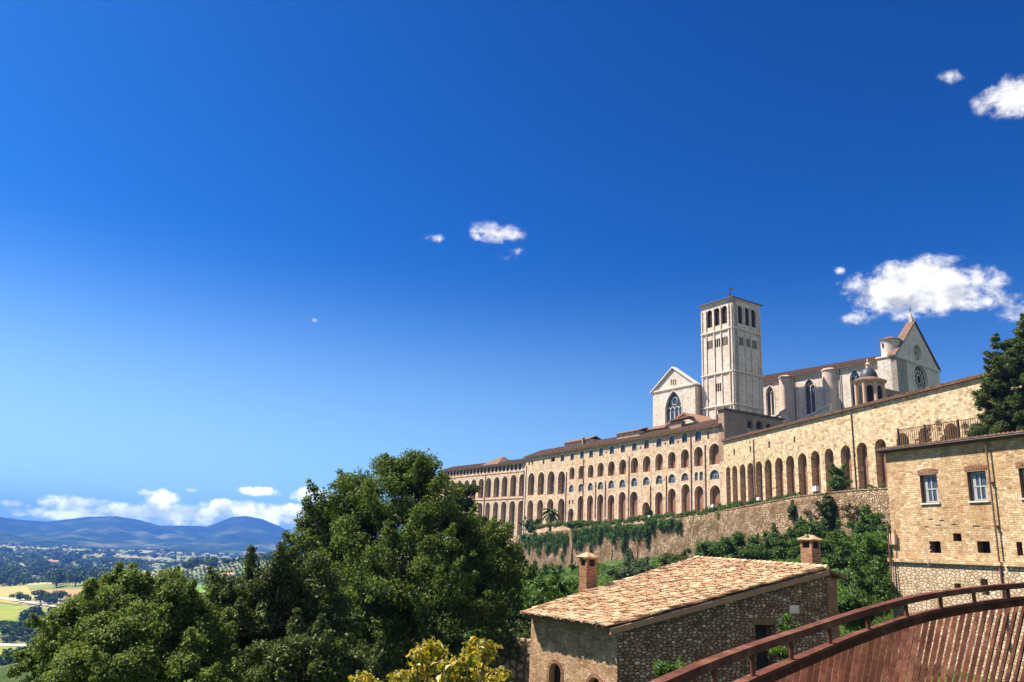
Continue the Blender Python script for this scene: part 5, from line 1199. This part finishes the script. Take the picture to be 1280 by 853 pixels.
# palm
pb = G2.w(G2.hit(687, 668, 3)[0], 3, G2.hit(687, 668, 3)[1]); PT = G2.hit(687, 640, 3)[1]-pb.z
o = thing('palm_tree', 'palm tree with drooping fronds in front of the convent arches', 'palm tree', pb)
b = MB(); b.tube([(0, 0, -1.5), (.1, 0, PT*.5), (0, 0, PT)], [.55, .45, .5], 10); b.build('trunk', 'bark', o)
b = MB()
for i in range(46):
    a = RND.uniform(0, 2*math.pi); el = RND.uniform(-.3, 1.2); ln = RND.uniform(3.2, 4.6); d = Vector((math.cos(a), math.sin(a), 0)); sd = Vector((-d.y, d.x, 0)); pr = None
    for k in range(7):
        t = k/6; p = Vector((0, 0, PT))+d*ln*t*math.cos(el*.6)+Vector((0, 0, ln*(math.sin(el)*t-.75*t*t))); w_ = .42*math.sin(math.pi*min(1, t*.8+.15))+.04
        if pr: b.face([tuple(pr[0]-sd*pr[1]-Vector((0, 0, pr[1]*.6))), tuple(pr[0]), tuple(p), tuple(p-sd*w_-Vector((0, 0, w_*.6)))]); b.face([tuple(pr[0]), tuple(pr[0]+sd*pr[1]-Vector((0, 0, pr[1]*.6))), tuple(p+sd*w_-Vector((0, 0, w_*.6))), tuple(p)])
        pr = (p, w_)
b.build('fronds', LF['dusk'], o)
bush('round_shrub', 'bushy green shrub left of the palm on the ivy wall', [EG(G2, 1.5, 664, 656, 13, 9)], 30, (.6, 1.1), 120, .4, LF['hedge'])
bush('round_shrub', 'green shrub right of the palm on the ivy wall', [EG(G2, 1.5, 722, 656, 14, 7)], 26, (.6, 1.0), 120, .4, LF['hedge'])
# laurels and scrub on the slope
LAB = ['dark laurel thicket right of the stone house under the yellow house wall', 'bright green laurel by the corner of the yellow house', 'laurel bush just behind the right chimney', 'dark laurel mass left of the right chimney',
       'laurel thicket under the bare garden wall', 'small laurel at the left end of the thicket', 'tall laurel against the garden wall at its right end', 'scrub rising behind the roof ridge', 'grey-green scrub right of the left chimney', 'bright bush left of the left chimney', 'yellow-green bush low beside the oak', 'dark shrub beneath the ivy curtain', 'pale olive-like bush beside the large oak', 'low bright scrub by the left eave of the stone house', 'dark bush under the left eave of the stone house', 'bright scrub under the palm wall', 'laurel mass above the far end of the roof']
SLOPE = [(1080, 735, 34, 36, 60, 'hedge'), (1092, 690, 30, 30, 74, 'bright'), (1050, 690, 34, 32, 82, 'hedge'), (975, 685, 34, 20, 96, 'hedge'), (925, 684, 34, 17, 104, 'hedge'), (885, 690, 24, 12, 112, 'hedge'), (1088, 662, 28, 22, 98, 'hedge'), (848, 703, 26, 10, 92, 'dusk'), (790, 716, 34, 14, 84, 'olive2'), (700, 742, 26, 22, 64, 'bright'), (672, 742, 16, 22, 62, 'bright'), (735, 712, 26, 12, 130, 'hedge'), (652, 716, 18, 18, 100, 'olive2'), (652, 800, 18, 30, 42, 'dusk'), (655, 778, 16, 16, 48, 'bright'), (690, 715, 18, 8, 150, 'bright'), (1010, 672, 30, 20, 100, 'hedge')]
LF['olive2'] = island('greygreen_leaves', [(.06, .09, .045), (.1, .13, .065), (.045, .07, .035)], .55, .3, .25, 0)
for (q, lab) in zip(SLOPE, LAB):
    px, py, rx, ry, D, mk = q; k = D/60
    bush('bush', lab, [E(px, py, rx, ry, D), E(px+rx*.3, py+ry*.3, rx*.7, ry*.7, D*.98)], int(40*rx*ry/800)+22, (.4*k**.5, .85*k**.5), 200, .19*k**.7, LF[mk], 'bushes on the slope', up=.5)
bush('bush', 'dark thicket filling the gap between the stone house and the yellow house', [E(1075, 762, 34, 22, 50), E(1095, 745, 18, 24, 52), E(1058, 750, 14, 24, 50)], 70, (.35, .7), 220, .16, LF['hedge'])
bush('bush', 'leafy weeds at the foot of the long rubble wall', [E(848, 842, 22, 14, 30), E(830, 838, 12, 12, 30)], 26, (.15, .35), 90, .13, LF['bright'])
bush('bush', 'leafy creeper beside the door opening of the stone house', [E(985, 790, 8, 22, 36), E(975, 815, 14, 8, 34)], 20, (.15, .3), 80, .13, LF['bright'])
# low stone wall and steps left of the house
FQ = Frame(at(668, 800, 40), 143.0); o = FQ.empty('low_wall', 'low sunlit stone wall at the left corner of the stone house', 'wall'); b = MB(); z = FQ.hit(650, 798)[1]; b.box(-4, -.2, 0, .5, -14, z); b.build('wall', 'garden', o)
FQ = Frame(at(1108, 770, 30), 150.0)
# scattered grass tufts on the slope: uncountable
pts_ = []
for i in range(6500):
    px = RND.uniform(630, 1108); D = RND.uniform(42, 150); p = at(px, 720, D); z = gz(p.x, p.y); pts_.append((p.x, p.y, z+.1, RND.uniform(.3, .7)))
gr = leaf_mesh('grass', pts_, 14, .4, LF['bright'], flat=.6, asp=.3, up=0); tag(gr, 'rough green grass and weeds on the slope below the garden wall', 'grass', kind='stuff')

# ================================================================== valley
_TT = np.concatenate([np.arange(330, 2200, 6.0), np.arange(2200, 7000, 30.0)])
def plain_pt(px, py, dz=0.0):
    v = ray(px, py); k = _TT/math.hypot(v.x, v.y); g_ = ground(v.x*k, v.y*k); below = np.nonzero(v.z*k <= g_)[0]
    i = below[0] if len(below) else len(k)-1
    if 0 < i < len(k):
        a = v.z*k[i-1]-g_[i-1]; b = v.z*k[i]-g_[i]; f_ = a/(a-b) if a != b else 0; kk = k[i-1]+(k[i]-k[i-1])*min(max(f_, 0), 1)
    else: kk = k[i]
    p = v*float(kk); p.z = gz(p.x, p.y)+dz; return p
def fieldmat(name, c1, c2, s=.05, stripes=0):
    m, t, b = mat(name, .95, .05); o = nd(t, 'ShaderNodeTexCoord').outputs['Object']; n1 = noise(t, o, s, 6, .7)
    c = ramp(t, n1, [(.35, c1), (.65, c2)])
    if stripes:
        w_ = nd(t, 'ShaderNodeTexWave', bands_direction='Y'); w_.inputs['Scale'].default_value = stripes; w_.inputs['Distortion'].default_value = 1; t.links.new(o, w_.inputs['Vector'])
        c = mix(t, c, ramp(t, w_.outputs[1], [(.3, (.75, .8, .7)), (.7, (1.05, 1.05, 1))]), .7, 'MULTIPLY')
    t.links.new(c, b.inputs['Base Color']); return m
FM = {'tan': fieldmat('tan_field', (.33, .27, .08), (.42, .34, .12)), 'orange': fieldmat('ploughed_field', (.36, .19, .08), (.46, .27, .12)), 'green': fieldmat('green_field', (.2, .24, .04), (.3, .31, .06), .04, .12),
      'lush': fieldmat('lush_field', (.13, .24, .03), (.19, .3, .05)), 'road': fieldmat('pale_track', (.5, .42, .3), (.6, .52, .4)), 'scrub': fieldmat('scrub_field', (.06, .1, .03), (.13, .17, .05)), 'pale': fieldmat('stubble_field', (.5, .44, .27), (.62, .55, .37))}
def field(name, pxs, m, dz, kind='structure'):
    P = [plain_pt(x, y) for x, y in pxs]
    cx = sum(p.x for p in P)/len(P); cy = sum(p.y for p in P)/len(P)
    tri = tessellate_polygon([[Vector((p.x, p.y, 0)) for p in P]])
    # subdivide so the sheet follows the ground
    b = MB()
    for a, c, d in tri:
        n = 10
        for i in range(n):
            for j in range(n-i):
                def q(u, v): x = P[a].x+(P[c].x-P[a].x)*u/n+(P[d].x-P[a].x)*v/n; y = P[a].y+(P[c].y-P[a].y)*u/n+(P[d].y-P[a].y)*v/n; return (x, y)
                t1 = [q(i, j), q(i+1, j), q(i, j+1)]
                b.face([(x, y, 0) for x, y in t1])
                if j < n-i-1: b.face([(x, y, 0) for x, y in [q(i+1, j), q(i+1, j+1), q(i, j+1)]])
    v = np.array(b.v); z = ground(v[:, 0], v[:, 1])+dz; b.v = [(float(x), float(y), float(zq)) for (x, y, _), zq in zip(b.v, z)]
    o = b.build(name, m); tag(o, kind=kind); return o
field('field', [(-40, 732), (32, 733), (44, 749), (20, 756), (-40, 749)], FM['tan'], .5)
field('field', [(36, 738), (150, 736), (170, 744), (145, 749), (60, 748)], FM['orange'], .55)
field('field', [(-40, 752), (20, 758), (90, 762), (110, 776), (60, 790), (-40, 792)], FM['green'], .6)
field('field', [(-40, 778), (60, 776), (70, 792), (-40, 796)], FM['lush'], .9)
field('field', [(-40, 808), (40, 810), (55, 822), (-40, 820)], FM['green'], .7)
field('field', [(247, 733), (285, 732), (282, 741), (240, 743)], FM['lush'], 1.2)
field('field', [(70, 673), (110, 671), (172, 675), (168, 680), (85, 679)], FM['pale'], 1.0)
field('field', [(0, 668), (60, 669), (50, 673), (0, 673)], FM['pale'], 1.0)
field('field', [(195, 682), (290, 686), (270, 689), (200, 686)], FM['pale'], 1.0)
field('field', [(140, 679), (186, 682), (180, 685), (138, 683)], FM['tan'], 1.0)
field('road', [(-40, 744.5), (8, 748), (40, 753), (78, 759.5), (76, 761.5), (38, 755.5), (6, 750.5), (-40, 747)], FM['road'], .95)
field('track', [(-40, 805), (56, 806.5), (56, 809.5), (-40, 808.5)], FM['road'], .8)
field('track', [(-40, 824), (36, 825), (40, 830), (-40, 832)], FM['pale'], .8)
# trees of the plain: prototypes with crown and trunk
protos = []
for k in range(5):
    g = random.Random(50+k); cl = [(g.gauss(0, .28), g.gauss(0, .28), .62+g.gauss(0, .16), g.uniform(.2, .36)) for _ in range(16)]
    o = thing('valley_tree', 'x', 'tree', (0, 0, -300)); b = MB(); b.tube([(0, 0, -.05), (0, 0, .6)], [.05, .03], 6); tk = b.build('trunk', 'bark', o)
    cw = leaf_mesh('crown', cl, 60, .17, LF['valley'], o, asp=.8, seed=k, shell=2.5); protos.append((o, tk, cw))
used = [False]*5
def vtree(P, size, label, group, mk=None):
    k = RND.randrange(5); o, tk, cw = protos[k]
    if used[k]:
        r = o.copy(); C.objects.link(r)
        for ch in (tk, cw): c_ = ch.copy(); C.objects.link(c_); c_.parent = r
        o = r
    used[k] = True; o.location = P; s_ = size; o.scale = (s_*RND.uniform(.9, 1.2), s_*RND.uniform(.9, 1.2), s_*RND.uniform(.85, 1.1)); o.rotation_euler = (0, 0, RND.uniform(0, 6)); tag(o, label, 'tree', group)
NEARV = [(40, 781, 22, 'large round tree alone between the two green fields'), (4, 797, 16, 'dark tree at the left edge in the row below the green field'), (20, 799, 14, 'dark tree second from the left in the row below the green field'), (34, 800, 16, 'dark tree at the right end of the row below the green field'), (44, 800, 13, 'small tree beside the right end of the field row'), (10, 829, 17, 'round dark tree by the pale track at the lower left'), (25, 752, 12, 'cypress-like dark tree at the bend of the pale road'), (50, 755, 14, 'dark tree right of the road bend by the orange field'), (62, 757, 12, 'small grey-green tree among the road-side group'), (75, 751, 15, 'tree beside the farmhouse at the end of the orange field')]
for (px, py, w_, lab) in NEARV:
    p = plain_pt(px, py); vtree(p, w_*p.y/FPX*.85, lab, None)
for i in range(190):
    py = 690+44*RND.random()**1.0; px = RND.uniform(-20, 395)
    if 36 < px < 150 and py > 735: continue
    if px > 150 and py > 699+(380-px)*.1: continue
    p = plain_pt(px, py); vtree(p, RND.uniform(12, 22)*(.75 if px > 230 else 1), 'dark tree of the scattered woods between the fields and the town', 'trees scattered over the plain')
for i in range(40):
    px = RND.uniform(0, 60); p = plain_pt(px, RND.choice([785, 786, 803, 804, 835, 845])+RND.uniform(-1, 1)); vtree(p, RND.uniform(4, 8), 'small hedge tree along the field edges at the lower left', 'small trees on the field edges')
# far woods as one mass
cl = []
while len(cl) < 2100:
    px = RND.uniform(-60, 420); py = RND.uniform(677, 733)
    p = plain_pt(px, py); d = p.length
    dens = .5+.5*math.sin(p.x*.006+math.sin(p.y*.004)*2)+.35*math.sin(p.y*.009)
    if RND.random() > dens or (165 < px and py > 697+(380-px)*.08) or (70 < px < 190 and 672 < py < 682) or (36 < px < 150 and py > 730): continue
    cl.append((p.x, p.y, p.z+4, RND.uniform(6, 13)*(d/2500)**.35))
tag(leaf_mesh('woodland', cl, 34, 5.5, LF['valley'], flat=.6, asp=.8), 'dark green woodland spread over the plain before the blue hills', 'woodland', kind='stuff')
cl = []
for i in range(1500):
    px = RND.uniform(165, 420); py = RND.uniform(692, 731); p = plain_pt(px, py); gx = round(p.x/13)*13; gy = round(p.y/16)*16; cl.append((gx, gy, gz(gx, gy)+2.2, RND.uniform(2.2, 3.2)))
tag(leaf_mesh('olive_grove', cl, 16, 2.0, LF['olive'], flat=.7, asp=.8), 'grey-green olive grove in rows on the low hillside beyond the trees', 'olive grove', kind='stuff')
# farmhouses and far houses
WH = plain('farm_wall', (.5, .4, .32), (.66, .56, .46), .5); WH2 = plain('white_wall', (.7, .66, .6), (.8, .77, .72), .5)
RD = plain('farm_roof', (.42, .2, .12), (.55, .3, .2), .4)
def farm(px, py, wpx, lab, wm=WH, group=None, hgt=.5, name='farmhouse'):
    p = plain_pt(px, py); w_ = wpx*p.y/FPX; d = w_*.5; h = w_*hgt*.6
    o = thing(name, lab, 'house', p, RND.uniform(70, 110), group)
    b = MB(); b.prism([(-w_/2, -1), (w_/2, -1), (w_/2, h), (-w_/2, h)], -d/2, d/2); b.build('wall', wm, o)
    b = MB(); n = len(b.v); rr_ = h*.45; pr = [(-d/2-.5, h), (0, h+rr_), (d/2+.5, h), (0, h+rr_+.5)]
    b.face([(-w_/2-.5, -d/2-.5, h+.02), (w_/2+.5, -d/2-.5, h+.02), (w_/2+.3, 0, h+rr_), (-w_/2-.3, 0, h+rr_)]); b.face([(-w_/2-.5, d/2+.5, h+.02), (w_/2+.5, d/2+.5, h+.02), (w_/2+.3, 0, h+rr_), (-w_/2-.3, 0, h+rr_)])
    for s_ in (-1, 1): b.face([(s_*w_/2, -d/2, h), (s_*w_/2, d/2, h), (s_*w_/2, 0, h+rr_-.05)])
    b.build('roof', RD, o)
    if wpx > 10:
        for i in range(4): b = MB(); x = -w_/2+w_*(i+.5)/4; b.box(x-w_*.035, x+w_*.035, -d/2-.06, -d/2-.01, h*.35, h*.75); b.build('window', 'dark', o)
farm(48, 726, 13, 'pink farmhouse with a red roof among dark trees left of the cypress row'); farm(150, 726, 16, 'long low farmhouse right above the orange field'); farm(130, 724, 12, 'small farmhouse left of the long low one above the orange field')
farm(286, 723, 15, 'pinkish farmhouse alone on the olive hillside', wm=WH2); farm(66, 706, 12, 'farmhouse with a red roof in the woods at left', ); farm(108, 757, 17, 'farmhouse at the right end of the orange field', ); farm(120, 763, 14, 'low farm shed in front of the farmhouse at the end of the orange field'); farm(96, 753, 12, 'small outbuilding behind the farmhouse by the orange field')
farm(40, 716, 7, 'tiny pale house left in the woods of the plain', wm=WH2); farm(160, 713, 9, 'pale house in the woods near the olive hillside', wm=WH2)
for i in range(70):
    px = RND.choice([RND.uniform(140, 380), RND.uniform(0, 380)]); py = 682+RND.random()**1.5*22+px*.02; farm(px, py, RND.uniform(2.5, 5.5), 'tiny pale building of the distant town on the plain', wm=RND.choice([WH, WH2, WH2]), group='distant town buildings', name='town_building')

# a bird high in the sky
P = at(1165, 97, 110); o = thing('bird', 'tiny dark bird flying in the blue sky left of the upper right cloud', 'bird', P, 60)
b = MB(); b.tube([(-.16, 0, 0), (-.08, 0, .01), (0, 0, .01), (.1, 0, .02), (.17, 0, .03), (.22, 0, .02)], [.012, .035, .045, .035, .025, .004], 8)
for s_ in (-1, 1): b.hull([(-.05, s_*.03, .02), (.06, s_*.03, .02), (.02, s_*.2, .13), (-.04, s_*.2, .13)], [(-.05, s_*.03, .03), (.06, s_*.03, .03), (.02, s_*.2, .14), (-.04, s_*.2, .14)]); b.hull([(-.04, s_*.2, .13), (.02, s_*.2, .13), (-.1, s_*.42, .1), (-.11, s_*.42, .1)], [(-.04, s_*.2, .14), (.02, s_*.2, .14), (-.1, s_*.42, .11), (-.11, s_*.42, .11)])
b.hull([(-.27, -.05, 0), (-.14, -.02, 0), (-.14, .02, 0), (-.27, .05, 0)], [(-.27, -.05, .01), (-.14, -.02, .01), (-.14, .02, .01), (-.27, .05, .01)]); b.build('body', 'iron', o)
